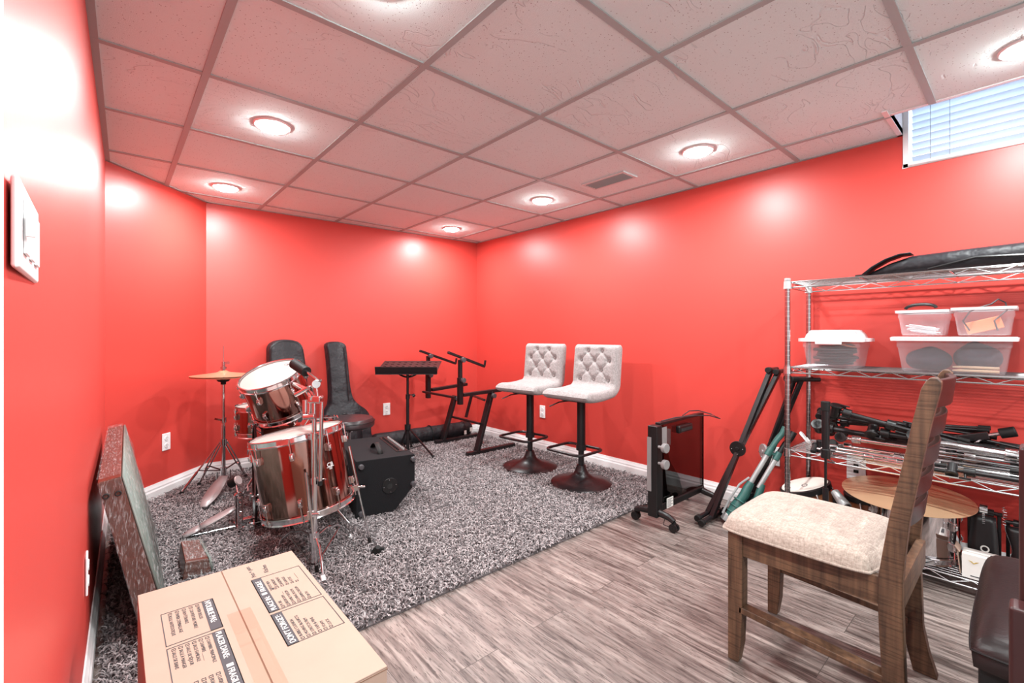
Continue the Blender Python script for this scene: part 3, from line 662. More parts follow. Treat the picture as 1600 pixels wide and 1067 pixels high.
# spurs
for s in (-1, 1):
    p = BD_c + BD_ax * 0.30 + Vector((0, s * 0.235, -0.12)); q = Vector((p.x + 0.10, p.y + s * 0.10, RZ))
    obj('leg', MB().cyl(p, q, 0.007, n=10), 'chrome', bd)
# tom mount post on top of the shell
TM = BD_c + BD_ax * 0.20
obj('tom_mount', MB().cyl(TM + Vector((0, 0, R0 - 0.01)), TM + Vector((0, 0, R0 + 0.10)), 0.014).cyl(TM + Vector((0, 0, R0 - 0.006)), TM + Vector((0, 0, R0 + 0.02)), 0.03), 'chrome', bd)

# rack tom tilted towards the player
RT_top = dpt(423, 586, 2.55)
RT_ax = Vector((-0.38, -0.24, 0.89)).normalized(); RT_h = 0.225
rt = drum('rack_tom', 'small tom drum tilted over the bass drum, upper of the bronze toms', 'drum', basis(RT_top - RT_ax * RT_h, RT_ax), 0.160, RT_h, 6, phase=0.75)
head_logo(rt, basis(RT_top - RT_ax * RT_h, RT_ax), 0.02, 0.11, RT_h, 0.026)
# second tom behind, upright
ST_p = dpt(413, 634, 3.02)
st = drum('snare_drum', 'upright bronze drum half hidden behind the tilted tom', 'drum', basis((ST_p.x, ST_p.y, ST_p.z - 0.17), (0, 0, 1)), 0.165, 0.17, 8, phase=0.2)
stand = MB(); sc_ = Vector((ST_p.x, ST_p.y, 0)); zt = ST_p.z - 0.17
stand_t = thing('snare_stand', 'low chrome tripod stand carrying the upright drum behind the bass drum', 'stand', (ST_p.x, ST_p.y, RZ))
obj('tube', MB().cyl(sc_ + Vector((0, 0, 0.10)), sc_ + Vector((0, 0, zt - 0.03)), 0.012), 'chrome', stand_t)
for k in range(3):
    a = 2 * pi * k / 3 + 0.5
    obj('leg', MB().tube([sc_ + Vector((0, 0, 0.24)), sc_ + Vector((cos(a) * 0.13, sin(a) * 0.13, RZ + 0.01))], 0.008, 8), 'chrome', stand_t)
    obj('basket_arm', MB().tube([sc_ + Vector((0, 0, zt - 0.04)), sc_ + Vector((cos(a) * 0.172, sin(a) * 0.172, zt - 0.022)), sc_ + Vector((cos(a) * 0.182, sin(a) * 0.182, zt + 0.012))], 0.006, 8), 'chrome', stand_t)

# ------------------------------------------------------------------ chrome double-tube stand with counterweighted boom, in front
S0 = dpt(491, 884, 2.04); S0.z = RZ
cs = thing('boom_stand', 'tall chrome boom stand with bent tripod legs standing in front of the floor tom', 'stand', (S0.x, S0.y, RZ))
pt = dpt(491, 622, 2.04); base_lo = Vector((S0.x, S0.y, 0.055))
obj('tube', MB().cyl(base_lo, (S0.x, S0.y, 0.62), 0.0135, n=20).cyl((S0.x, S0.y, 0.60), (S0.x, S0.y, pt.z), 0.0100, n=20), 'chrome', cs)
for z in (0.62, 0.42): obj('collar', MB().cyl((S0.x, S0.y, z - 0.014), (S0.x, S0.y, z + 0.014), 0.018).bar((S0.x + .018, S0.y, z), (S0.x + .045, S0.y - .02, z), 0.012, 0.006), 'chrome', cs)
h_top = dpt(503, 628, 2.03); h_bot = dpt(500, 752, 2.03)
obj('hanging_tube', MB().cyl(h_top, h_bot, 0.0085, n=16), 'chrome', cs)
obj('rubber_tip', MB().cyl(h_bot + Vector((0, 0, 0.002)), h_bot - Vector((0, 0, 0.018)), 0.0095, n=16), 'rubber', cs)
def legtri(cs, S0, R_, zc, zf, angs, brace=0.06, r=0.0065):
    for a in angs:
        e = Vector((cos(a), sin(a), 0)); top = Vector((S0.x, S0.y, zc)) + e * 0.018
        m = MB(); pts = [top, top + e * R_ * 0.35 + Vector((0, 0, 0.012)), S0 + e * R_ * 0.75 + Vector((0, 0, (zc - S0.z) * 0.55)), S0 + e * R_ + Vector((0, 0, 0.008))]
        lg = obj('leg', m.tube(pts, r, 10), 'chrome', cs)
        obj('brace', MB().tube([Vector((S0.x, S0.y, brace)) + e * 0.012, S0 + e * R_ * 0.62 + Vector((0, 0, (zc - S0.z) * 0.72))], r * 0.6, 8), 'chrome', lg)
        obj('rubber_foot', MB().tube([S0 + e * (R_ - 0.012) + Vector((0, 0, 0.014)), S0 + e * (R_ + 0.016) + Vector((0, 0, 0.006))], r * 1.5, 10), 'plastic_white', lg)
for f in (zpt(432, 862, RZ), zpt(547, 842, RZ), zpt(505, 908, RZ)):
    hub = Vector((S0.x, S0.y, 0.165)); e = Vector((f.x - S0.x, f.y - S0.y, 0)); Lf = e.length; e.normalize()
    lg = obj('leg', MB().tube([hub + e * 0.015, hub + e * Lf * .3 + Vector((0, 0, .004)), hub + e * Lf * .6 + Vector((0, 0, -.022)), hub + e * Lf * .85 + Vector((0, 0, -.08)), Vector((f.x, f.y, RZ + .01))], 0.006, 10), 'chrome', cs)
    obj('brace', MB().tube([Vector((S0.x, S0.y, 0.035)) + e * .012, hub + e * Lf * .68 + Vector((0, 0, -.04))], 0.003, 8), 'chrome', lg)
    obj('rubber_foot', MB().tube([Vector((f.x, f.y, RZ + .022)) - e * .008, Vector((f.x, f.y, RZ + .004)) + e * .006], .010, 10), 'plastic_white', lg)
obj('hub', MB().cyl((S0.x, S0.y, 0.15), (S0.x, S0.y, 0.19), 0.021).cyl((S0.x, S0.y, 0.02), (S0.x, S0.y, 0.05), 0.018), 'chrome', cs)
blk = dpt(496, 622, 2.04)
obj('clamp_block', MB().box(-0.038, 0.022, -0.018, 0.018, -0.022, 0.012, MT(blk, rz=-0.9)), 'chrome', cs, bevel=0.006)
obj('tilter', MB().cyl(blk + Vector((0, 0, 0.01)), dpt(494, 604, 2.04), 0.006).cyl(dpt(494, 600, 2.06), dpt(494, 600, 2.02), 0.019, n=24), 'chrome', cs, bevel=0.002)
bm_a, bm_b = dpt(499, 596, 2.03), dpt(478, 580, 2.10)
obj('boom_arm', MB().tube([dpt(492, 603, 2.04), dpt(501, 594, 2.03), bm_a, bm_b], 0.007, 12), 'chrome', cs)
obj('counterweight', MB().cyl(dpt(479, 581, 2.10), dpt(459, 568, 2.16), 0.024, n=24), 'rubber', cs, bevel=0.002)
# tom holder arm: from the block to the rack tom shell
arm = MB().tube([blk + Vector((-0.02, 0, 0)), dpt(480, 610, 2.12), dpt(468, 604, 2.25), dpt(460, 600, 2.38)], 0.012, 14)
arm.cyl(dpt(462, 617, 2.12), dpt(482, 606, 2.09), 0.010, n=14)
obj('tom_arm', arm, 'chrome', cs)
obj('tube', MB().cyl(dpt(477, 625, 2.08), dpt(477, 648, 2.08), 0.013).cyl(dpt(484, 625, 2.08), dpt(484, 650, 2.08), 0.013), 'chrome', cs)
obj('wing_nut', MB().bar(dpt(472, 664, 2.03), dpt(480, 652, 2.03), 0.012, 0.02).cyl(dpt(474, 652, 2.03), dpt(492, 650, 2.03), 0.012), 'chrome', cs, bevel=0.003)

# ------------------------------------------------------------------ hi-hat
H0 = dpt(349, 760, 3.13); H0.z = RZ
hh = thing('hi_hat', 'chrome hi-hat stand with a pair of bronze cymbals left of the drums', 'hi-hat', (H0.x, H0.y, RZ))
def hz(py): return CAMH + (CYP - py) / FPX * 3.13
obj('tube', MB().cyl((H0.x, H0.y, 0.08), (H0.x, H0.y, hz(665)), 0.013).cyl((H0.x, H0.y, hz(665)), (H0.x, H0.y, hz(598)), 0.0095), 'chrome', hh)
obj('collar', MB().cyl((H0.x, H0.y, hz(660)), (H0.x, H0.y, hz(652)), 0.018).bar((H0.x - .01, H0.y - .01, hz(656)), (H0.x - .055, H0.y - .02, hz(652)), 0.008, 0.012), 'chrome', hh)
obj('pull_rod', MB().cyl((H0.x, H0.y, hz(598)), (H0.x, H0.y, hz(540)), 0.003, n=8), 'chrome', hh)
obj('clutch', MB().cyl((H0.x, H0.y, hz(579)), (H0.x, H0.y, hz(565)), 0.010).bar((H0.x, H0.y, hz(567)), (H0.x + .035, H0.y - .01, hz(567)), 0.006, 0.02).cyl((H0.x, H0.y, hz(576)), (H0.x, H0.y, hz(573)), 0.018), 'chrome', hh)
zc = hz(584); Rc = 0.195
cup = [(0.0, 0.020), (0.02, 0.019), (0.034, 0.010), (0.045, 0.006), (Rc * 0.6, -0.004), (Rc, -0.013)]
obj('top_cymbal', MB().lathe([(r, z + 0.004) for r, z in cup] + [(Rc, -0.0105)] + [(r, z + 0.0025) for r, z in reversed(cup)], Matrix.Translation((H0.x, H0.y, zc)), 64), 'brass', hh)
obj('bottom_cymbal', MB().lathe([(r, -z - 0.030) for r, z in cup] + [(Rc, -0.0155)] + [(r, -z - 0.0315) for r, z in reversed(cup)], Matrix.Translation((H0.x, H0.y, zc)), 64), 'brass', hh)
obj('cymbal_seat', MB().lathe([(0, -0.032), (0.045, -0.034), (0.032, -0.052), (0.016, -0.056), (0.016, -0.072), (0, -0.075)], Matrix.Translation((H0.x, H0.y, zc)), 24), 'rubber', hh)
f1 = zpt(281, 773, RZ); f2 = zpt(385, 745, RZ); f3 = Vector((2 * H0.x - (f1.x + f2.x) / 2 + 0.05, 2 * H0.y - (f1.y + f2.y) / 2 - 0.15, RZ))
f2 = H0 + (f2 - H0).normalized() * 0.26; f3 = H0 + Vector((-0.12, 0.20, 0))
for f in (f1, f2, f3):
    e = (f - H0); e.z = 0; top = Vector((H0.x, H0.y, hz(690))) + e.normalized() * 0.02; sd = Vector((-e.y, e.x, 0)).normalized() * 0.012
    m = MB()
    for s in (-1, 1): m.tube([top + sd * s, f + (top - f) * 0.38 + sd * s], 0.0045, 8)
    m.tube([f + (top - f) * 0.42, f], 0.008, 8)
    lg = obj('leg', m, 'chrome', hh)
    obj('brace', MB().bar(Vector((H0.x, H0.y, hz(735))), f + (top - f) * 0.45, 0.012, 0.004), 'black_metal', lg)
    obj('rubber_foot', MB().tube([f + (top - f) * 0.06, f], 0.011, 8), 'rubber', lg)
obj('hub', MB().cyl((H0.x, H0.y, hz(695)), (H0.x, H0.y, hz(686)), 0.022).cyl((H0.x, H0.y, hz(745)), (H0.x, H0.y, hz(730)), 0.018), 'chrome', hh)
ped_h = zpt(350, 744, 0.12); ped_t = zpt(318, 792, RZ + 0.012)
def footboard(a, b, w, mbt=0.006, ww=(0.5, 0.95, 0.8, 1.0, 0.9, 0.55)):
    """shaped plate from heel a to toe b"""
    d = b - a; x, y, ax = frame(d, (0, 0, 1)); P = []; k = len(ww)
    for i, q in enumerate(ww): P.append([a + d * (i / (k - 1)) + x * w / 2 * q * s + y * 0 for s in (-1, 0, 1)])
    m = MB().grid(P); return m
obj('footboard', footboard(ped_t, ped_h, 0.085, ww=(0.45, 0.85, 1.0, 0.95, 0.85, 0.55)), 'brushed', hh, solid=0.006)
obj('pedal_frame', MB().tube([Vector((H0.x - .04, H0.y - .02, hz(735))), Vector((H0.x - .045, H0.y - .04, RZ + .005))], 0.005, 8).tube([Vector((H0.x + .04, H0.y, hz(735))), Vector((H0.x + .045, H0.y - .02, RZ + .005))], 0.005, 8)
    .bar(Vector((H0.x - .045, H0.y - .04, RZ + 0.01)), ped_t, 0.012, 0.004), 'chrome', hh)

# ------------------------------------------------------------------ bass drum pedal
PB = BD_c + BD_ax * -0.05; PB.z = RZ
bpd = thing('bass_drum_pedal', 'chrome kick pedal with long silver footboard clamped to the bass drum', 'pedal', (PB.x - 0.05, PB.y, RZ))
p_post = dpt(381, 800, 2.50)
for q in (-0.035, 0.035):
    e = Vector((0, q, 0)); obj('upright', MB().bar(Vector((PB.x - .03, PB.y - .04, RZ)) + e, Vector((PB.x - .03, PB.y - .04, 0.19)) + e, 0.016, 0.026), 'chrome', bpd, bevel=0.003)
ax_ = Vector((PB.x - .03, PB.y - .04, 0.18))
obj('axle', MB().cyl(ax_ - Vector((0, .06, 0)), ax_ + Vector((0, .06, 0)), 0.008).cyl(ax_ - Vector((0, .012, 0)), ax_ + Vector((0, .012, 0)), 0.024), 'chrome', bpd)
bt = dpt(368, 752, 2.62); obj('beater_rod', MB().cyl(ax_, bt, 0.0035, n=8), 'chrome', bpd)
bdv = (dpt(376, 748, 2.62) - dpt(360, 755, 2.62)).normalized()
be = obj('beater', MB().cyl(bt - bdv * 0.035, bt + bdv * 0.012, 0.026, n=20), 'rubber', bpd, bevel=0.004)
obj('beater_cap', MB().cyl(bt + bdv * 0.012, bt + bdv * 0.022, 0.026, n=20), 'plastic_white', be)
toe = Vector((PB.x - .045, PB.y - .04, 0.125)); heel = zpt(286, 838, RZ + 0.012)
obj('footboard', footboard(heel, heel + (toe - heel) * 0.30, 0.085, ww=(0.6, 0.9, 1.0, 0.9)), 'brushed', bpd, solid=0.006)
obj('footboard', footboard(heel + (toe - heel) * 0.32, toe, 0.09, ww=(0.85, 1.0, 1.0, 0.95, 0.85, 0.55)), 'brushed', bpd, solid=0.006)
obj('base_frame', MB().tube([heel + Vector((.02, 0, -.006)), Vector((PB.x - .03, PB.y - .04, RZ + .006))], 0.005, 8).bar(Vector((PB.x - .03, PB.y - .10, RZ + .006)), Vector((PB.x - .03, PB.y + .02, RZ + .006)), 0.03, 0.01), 'chrome', bpd)
obj('hoop_clamp', MB().box(-0.03, 0.03, -0.02, 0.02, 0.0, 0.03, MT((PB.x + .02, PB.y - .02, RZ))), 'chrome', bpd, bevel=0.003)
sp = MB(); q0 = ax_ - Vector((0, .055, 0))
sp.tube([q0 + Vector((cos(i * 1.2) * .007, sin(i * 1.2) * .007, -0.01 - i * 0.0022)) for i in range(50)], 0.0013, 5)
obj('spring', sp, 'chrome', bpd)

# ------------------------------------------------------------------ throne
th_c = dpt(545, 656, 3.42)
th = thing('drum_throne', 'round black padded drum stool behind the floor tom', 'stool', (th_c.x, th_c.y, RZ))
zt_ = th_c.z
obj('seat', MB().lathe([(0, 0.022), (0.12, 0.022), (0.172, 0.014), (0.186, -0.008), (0.186, -0.040), (0.175, -0.052), (0, -0.055)], Matrix.Translation((th_c.x, th_c.y, zt_)), 56), 'throne', th)
obj('piping', MB().tube([(th_c.x + 0.187 * cos(a * pi / 24), th_c.y + 0.187 * sin(a * pi / 24), zt_ - 0.008) for a in range(48)], 0.003, 6, closed=True), 'black', th)
obj('post', MB().cyl((th_c.x, th_c.y, 0.15), (th_c.x, th_c.y, zt_ - 0.05), 0.013).cyl((th_c.x, th_c.y, zt_ - 0.09), (th_c.x, th_c.y, zt_ - 0.05), 0.03), 'chrome', th)
for k in range(3):
    a = 2 * pi * k / 3 + 0.2; e = Vector((cos(a), sin(a), 0)); b0 = Vector((th_c.x, th_c.y, 0))
    lg = obj('leg', MB().tube([b0 + e * .02 + Vector((0, 0, .25)), b0 + e * .20 + Vector((0, 0, RZ + .006))], 0.008, 8), 'chrome', th)
    obj('rubber_foot', MB().sph(b0 + e * .20 + Vector((0, 0, RZ + .008)), 0.013, 8, 6), 'rubber', lg)

# ------------------------------------------------------------------ amplifier wedge
def amp():
    q1 = Vector((1.045, 2.548)); q2 = Vector((1.385, 2.48)); ex = (q2 - q1).normalized(); ey = Vector((-ex.y, ex.x)); 
    Tm = Matrix(((ex.x, 0, ey.x, q1.x), (ex.y, 0, ey.y, q1.y), (0, 1, 0, RZ - 0.004), (0, 0, 0, 1)))   # local x along front, y up, z depth
    w = (q2 - q1).length; h = 0.335; Dp = 0.60
    t = thing('amplifier', 'black carpet-covered wedge speaker amplifier lying beside the floor tom', 'amplifier', (q1.x + ex.x * w / 2, q1.y + ex.y * w / 2, 0.0))
    poly = [(0.0, 0.0), (w * 0.62, 0.0), (w, 0.15), (w, h - 0.006), (w - 0.006, h), (0.0, h)]
    obj('cabinet', MB().prism(poly, Tm, 0, Dp), 'tolex', t, bevel=0.006)
    # socket cup in the side panel
    c = (w * 0.56, 0.165)
    cup_ = obj('pole_socket', MB().lathe([(0.017, -0.001), (0.017, -0.004), (0.045, -0.004), (0.047, -0.002), (0.047, 0.001)], Tm @ Matrix.Translation((*c, 0)), 40), 'black', t)
    obj('socket_hole', MB().lathe([(0, -0.0025), (0.017, -0.0025)], Tm @ Matrix.Translation((*c, 0)), 24), 'slot', cup_)
    sc = MB()
    for k in range(4): sc.sph(Tm @ Vector((c[0] + 0.036 * cos(k * pi / 2 + .1), c[1] + 0.036 * sin(k * pi / 2 + .1), -0.004)), 0.003, 8, 4)
    obj('screw', sc, 'chrome', cup_)
    for x, y in ((0.028, h - 0.035), (w - 0.012, h - 0.03), (w - 0.012, 0.155), (0.028, 0.03)):
        obj('rubber_foot', MB().lathe([(0, -0.018), (0.012, -0.017), (0.017, -0.008), (0.017, 0.001)], Tm @ Matrix.Translation((x, y, 0)), 20), 'dark_knob', t)
    hp = [(w * 0.47, h, 0.10), (w * 0.47, h + 0.022, 0.125), (w * 0.47, h + 0.045, 0.18), (w * 0.47, h + 0.045, 0.22), (w * 0.47, h + 0.022, 0.275), (w * 0.47, h, 0.30)]
    hm = MB(); P = [[Tm @ Vector((x - 0.016, y, z)), Tm @ Vector((x + 0.016, y, z))] for x, y, z in hp]; hm.grid(P)
    hd = obj('handle', hm, 'rubber', t, solid=0.004)
    pm = Tm @ Matrix.Translation((w * 0.86, h + 0.001, 0.30))
    obj('control_panel', MB().box(-0.035, 0.035, -0.001, 0.002, -0.20, 0.24, pm), 'black', t)
    for i in range(12):
        for j in (-1, 1):
            k = MB().lathe([(0, 0.012), (0.005, 0.012), (0.006, 0.002)], pm @ Matrix.Translation((j * 0.017, 0, -0.17 + i * 0.034)) @ Matrix.Rotation(-pi / 2, 4, 'X'), 10)
            obj('knob', k, 'light_grey' if j > 0 else 'black', t)
    obj('grille', MB().box(w - 0.002, w + 0.004, 0.16, h - 0.02, 0.03, Dp - 0.03, Tm), 'slot', t)
amp()

# ------------------------------------------------------------------ instrument bags against the back wall
def outline_bag(name, label, pts, y0t, y0b, thick, h, mats='nylon', yaw=0.0, xoff=0):
    """pts outline in (x, z) with z 0..h; bag leans back so its top touches the wall"""
    return
def bag_mesh(pts, base, top_y, thick, h):
    """front outline (x,z) swept to a padded body that leans from base y back to top_y"""
    m = MB(); n = len(pts); lay = [(-0.5, 0.90), (-0.42, 0.985), (-0.15, 1.0), (0.15, 1.0), (0.42, 0.985), (0.5, 0.90)]
    cx = sum(p[0] for p in pts) / n; rows = []
    for dz, sc in lay:
        rows.append([Vector((cx0 + (x - cx0) * sc if False else x + (cxl(pts, z) - x) * (1 - sc), base.y + (top_y - base.y) * z / h + dz * thick, z * (1 - 0.012 * (1 - sc) * 10 * (z > h * 0.5)) + RZ)) for x, z in pts])
    vs = [v for r in rows for v in r]; fs = []
    for i in range(len(rows) - 1):
        for j in range(n): fs.append((i * n + j, i * n + (j + 1) % n, (i + 1) * n + (j + 1) % n, (i + 1) * n + j))
    fs.append(tuple(reversed(range(n)))); fs.append(tuple((len(rows) - 1) * n + j for j in range(n)))
    return m.add(vs, fs)
def cxl(pts, z):
    xs = [x for x, zz in pts if abs(zz - z) < 0.08]; return (min(xs) + max(xs)) / 2
def chaikin(p, k=2):
    for _ in range(k):
        q = []
        for i in range(len(p)):
            a, b = p[i], p[(i + 1) % len(p)]; q += [(a[0] * .75 + b[0] * .25, a[1] * .75 + b[1] * .25), (a[0] * .25 + b[0] * .75, a[1] * .25 + b[1] * .75)]
        p = q
    return p
YB2 = 4.03
gx = ypt(520, 534, YB2).x
gb = thing('guitar_bag', 'black nylon guitar gig bag with slim neck leaning on the red back wall', 'guitar bag', (gx + 0.05, 3.75, RZ))
o2 = chaikin([(gx - .085, 1.0), (gx + .078, 1.0), (gx + .085, 0.90), (gx + .088, .55), (gx + .13, .47), (gx + .23, .40), (gx + .25, .30), (gx + .235, .2), (gx + .27, .1), (gx + .24, 0.0), (gx - .16, 0.0), (gx - .19, .1), (gx - .155, .22), (gx - .175, .34), (gx - .12, .43), (gx - .075, .50), (gx - .072, .9)], 2)
obj('body', bag_mesh(o2, Vector((gx, 3.77, 0)), 3.99, 0.11, 1.0), 'nylon', gb, sharp=50)
def pocket(mb, x0, x1, z0, z1, base_y, top_y, h, off, th=0.02):
    P = []
    for i in range(5):
        z = z0 + (z1 - z0) * i / 4; y = base_y + (top_y - base_y) * z / h - off; b = 0.6 + 0.4 * sin(pi * i / 4)
        P.append([Vector((x0 + (x1 - x0) * j / 4, y - th * b * sin(pi * j / 4) ** 0.5 if 0 < j < 4 else y, z + RZ)) for j in range(5)])
    return mb.grid(P)
obj('pocket', pocket(MB(), gx - .11, gx + .16, .10, .40, 3.77, 3.99, 1.0, .052, .02), 'nylon', gb, solid=0.003)
hd = [Vector((gx - .10 + .20 * i / 10, 3.77 + .22 * .45 - .06 - .03 * sin(pi * i / 10), .33 + .085 * sin(pi * i / 10))) for i in range(11)]
obj('carry_handle', MB().tube(hd, 0.007, 8), 'black', gb)
obj('zipper', MB().tube([Vector((gx + .062, 3.77 + .22 * z - .058, z + RZ)) for z in (0.5, .6, .7, .8, .9, .95)], 0.003, 6), 'black', gb)
g1x = ypt(443, 534, 4.05).x
g1 = thing('instrument_bag', 'black padded bag with rounded top leaning on the back wall behind the toms', 'instrument bag', (g1x, 3.85, RZ))
o1 = chaikin([(g1x - .06, 1.02), (g1x + .05, 1.02), (g1x + .115, .99), (g1x + .135, .90), (g1x + .15, .5), (g1x + .17, .25), (g1x + .16, 0), (g1x - .15, 0), (g1x - .16, .25), (g1x - .145, .5), (g1x - .13, .90), (g1x - .125, .98)], 2)
obj('body', bag_mesh(o1, Vector((g1x, 3.84, 0)), 4.02, 0.13, 1.02), 'nylon', g1, sharp=50)
obj('piping', MB().tube([Vector((x, 3.84 + .18 * z / 1.02 - .060, z + RZ)) for x, z in [(a * 0.94 + g1x * 0.06, b * 0.985) for a, b in o1]], 0.004, 6, closed=True), 'black', g1)

# ------------------------------------------------------------------ music stand
ms_c = dpt(637, 700, 3.98); mx, my = ms_c.x, ms_c.y
ms = thing('music_stand', 'black tripod music stand with a flat perforated desk near the corner', 'music stand', (mx, my, RZ))
zz = lambda py: CAMH + (CYP - py) / FPX * 3.98
obj('pole', MB().cyl((mx, my, zz(712)), (mx, my, zz(620)), 0.014).cyl((mx, my, zz(620)), (mx, my, zz(578)), 0.011).cyl((mx, my, zz(623)), (mx, my, zz(616)), 0.018), 'black_metal', ms)
obj('knob', MB().cyl((mx, my, zz(617)), (mx + .04, my - .02, zz(617)), 0.005, n=8).cyl((mx + .035, my - .02, zz(619)), (mx + .055, my - .03, zz(617)), 0.014, n=10), 'black', ms)
obj('knob', MB().cyl((mx, my, zz(588)), (mx + .03, my - .02, zz(587)), 0.006, n=8), 'black', ms)
# desk: seen almost edge-on, face tilted up away from the viewer
ea = radians(-YAW * 180 / pi + 0); Td = MT((mx + 0.005, my, zz(577)), rz=-YAW + 0.02) @ MT((0, 0, 0), rx=radians(14))
dk = MB(); zs_ = (0.0, 0.004)
ys = [-0.075]
for j in range(5): ys += [-0.045 + j * 0.055, -0.033 + j * 0.055]
ys.append(0.235)
for k in range(0, len(ys), 2): dk.box(-0.262, 0.262, ys[k], ys[k + 1], *zs_, Td)
xs_ = [-0.262]
for i in range(9): xs_ += [-0.235 + i * 0.055, -0.210 + i * 0.055]
xs_.append(0.262)
for k in range(1, len(ys) - 1, 2):
    for q in range(0, len(xs_), 2): dk.box(xs_[q], xs_[q + 1], ys[k], ys[k + 1], *zs_, Td)
obj('desk', dk, 'black_metal', ms)
obj('lip', MB().box(-0.265, 0.265, -0.088, -0.075, -0.012, 0.050, Td).box(-0.265, 0.265, -0.105, -0.075, -0.014, -0.010, Td), 'black_metal', ms, bevel=0.002)
obj('yoke', MB().tube([Vector((mx, my, zz(589))) + (Td.to_3x3() @ Vector((s * 0.012 * k, 0, 0))) * 1 + Vector((0, 0, (k / 9) ** 2 * 0.055)) for s in (-1,) for k in range(9, 0, -1)] + [Vector((mx, my, zz(589)))] + [Vector((mx, my, zz(589))) + (Td.to_3x3() @ Vector((0.012 * k, 0, 0))) + Vector((0, 0, (k / 9) ** 2 * 0.055)) for k in range(1, 10)], 0.008, 8), 'black_metal', ms)
for f in (zpt(677, 715, RZ), zpt(622, 709, RZ), zpt(643, 700, RZ)):
    fx = Vector((f.x, f.y, RZ + 0.01)); top = Vector((mx, my, zz(667))) + (fx - Vector((mx, my, 0))).normalized() * 0.0
    lg = obj('leg', MB().bar(top, fx, 0.016, 0.010), 'black_metal', ms)
    obj('brace', MB().bar((mx, my, zz(703)), top + (fx - top) * 0.6, 0.010, 0.006), 'black_metal', lg)
    obj('rubber_foot', MB().sph(fx, 0.014, 8, 6), 'rubber', lg)
obj('hub', MB().cyl((mx, my, zz(671)), (mx, my, zz(663)), 0.026), 'black', ms)

# ------------------------------------------------------------------ keyboard stand (Z type, two tiers)
ks = thing('keyboard_stand', 'black metal two-tier keyboard stand with slanted legs in the back corner', 'keyboard stand', (2.6, 3.5, RZ))
YN_, YF_ = 3.235, 3.80
for Yp, leg0, leg1, arm0, arm1, p0, p1, t0_, t1_, ftl, ftr in (
        (YN_, (745, 703), (768, 612), (723, 617), (782, 609), (719, 562), (719, 632), (700, 550.5), (757, 572.5), (729.5, 709), (803, 693)),
        (YF_, (692, 686), (711, 618), (674, 609), (729, 600), (669, 556), (669, 622), (656, 548), (712, 568), (680, 690), (746, 677))):
    P_ = lambda q: ypt(q[0], q[1], Yp)
    a, b = P_(ftl), P_(ftr); a.z = b.z = RZ + 0.018
    obj('foot_bar', MB().bar(a, b, 0.045, 0.036), 'black_metal', ks, bevel=0.004)
    l0 = P_(leg0); l0.z = RZ + 0.03
    obj('leg', MB().bar(l0, P_(leg1), 0.030, 0.062, (0, 1, 0)), 'black_metal', ks, bevel=0.004)
    obj('arm', MB().bar(P_(arm0), P_(arm1), 0.030, 0.045, (0, 1, 0)), 'black_metal', ks, bevel=0.004)
    q0, q1 = P_(p0), P_(p1)
    obj('upright', MB().bar(q1, q1 + (q0 - q1) * 0.6, 0.040, 0.040, (0, 1, 0)).bar(q1, q0, 0.030, 0.030, (0, 1, 0)), 'black_metal', ks, bevel=0.003)
    r0, r1 = P_(t0_), P_(t1_)
    ta = obj('tilting_arm', MB().bar(r0, r1, 0.022, 0.026, (0, 1, 0)), 'black_metal', ks, bevel=0.003)
    obj('stop', MB().bar(r1, r1 + Vector((0.01, 0, 0.055)), 0.02, 0.008, (0, 1, 0)), 'black', ta, bevel=0.002)
    for q in (q0, q1 + (q0 - q1) * 0.55, l0 + (P_(leg1) - l0) * 0.94):
        obj('knob', MB().cyl(q, q + Vector((0.0, -0.045, 0)), 0.008, n=8).cyl(q + Vector((0, -0.035, 0)), q + Vector((0, -0.062, 0)), 0.022, n=16), 'dark_knob', ks, bevel=0.003)
def yy(q0, q1, r=0.011, nm='crossbar'):
    obj(nm, MB().cyl(q0, q1, r, n=10), 'black_metal', ks)
yy(ypt(706, 651, YF_), ypt(750, 662, YN_)); yy(ypt(661, 612, YF_) * 1.0, ypt(711, 621, YN_)); yy(ypt(736, 617, YF_), ypt(757, 625, YN_)); 
obj('strut', MB().bar(ypt(737, 617, 3.5), ypt(728, 652, 3.5), 0.018, 0.024, (0, 1, 0)), 'black_metal', ks)

# rolled bag along the back baseboard
tb0, tb1 = Vector((1.78, 3.995, RZ + 0.073)), Vector((2.86, 3.945, RZ + 0.073))
tb = thing('padded_tube_bag', 'long black tubular padded bag lying along the back baseboard', 'bag', ((tb0 + tb1) / 2 - Vector((0, 0, 0.073))))
d_ = (tb1 - tb0).normalized()
obj('body', MB().tube([tb0, tb0 + d_ * .02, tb0 + d_ * .05] + [tb0 + (tb1 - tb0) * k / 12 for k in range(1, 12)] + [tb1 - d_ * .05, tb1 - d_ * .02, tb1], [0.05, .065, .072] + [0.073 - 0.002 * (k % 2) for k in range(11)] + [.072, .065, .05], 24), 'nylon', tb)
obj('end_cap', MB().cyl(tb1 - d_ * .10, tb1 - d_ * .06, 0.0755, n=24), 'black', tb)
for q in (ypt(729, 676, 3.85), ypt(737, 671, 3.86)):
    obj('tag', MB().box(-0.014, 0.014, -0.002, 0.002, -0.02, 0.02, MT((q.x, 3.872, q.z), rz=-0.03)), 'paper', tb)
obj('strap', MB().tube([tb0 + d_ * .6 + Vector((0, cos(a) * .078, sin(a) * .078)) for a in [i * pi / 10 for i in range(20)]], 0.006, 6, closed=True), 'black', tb)

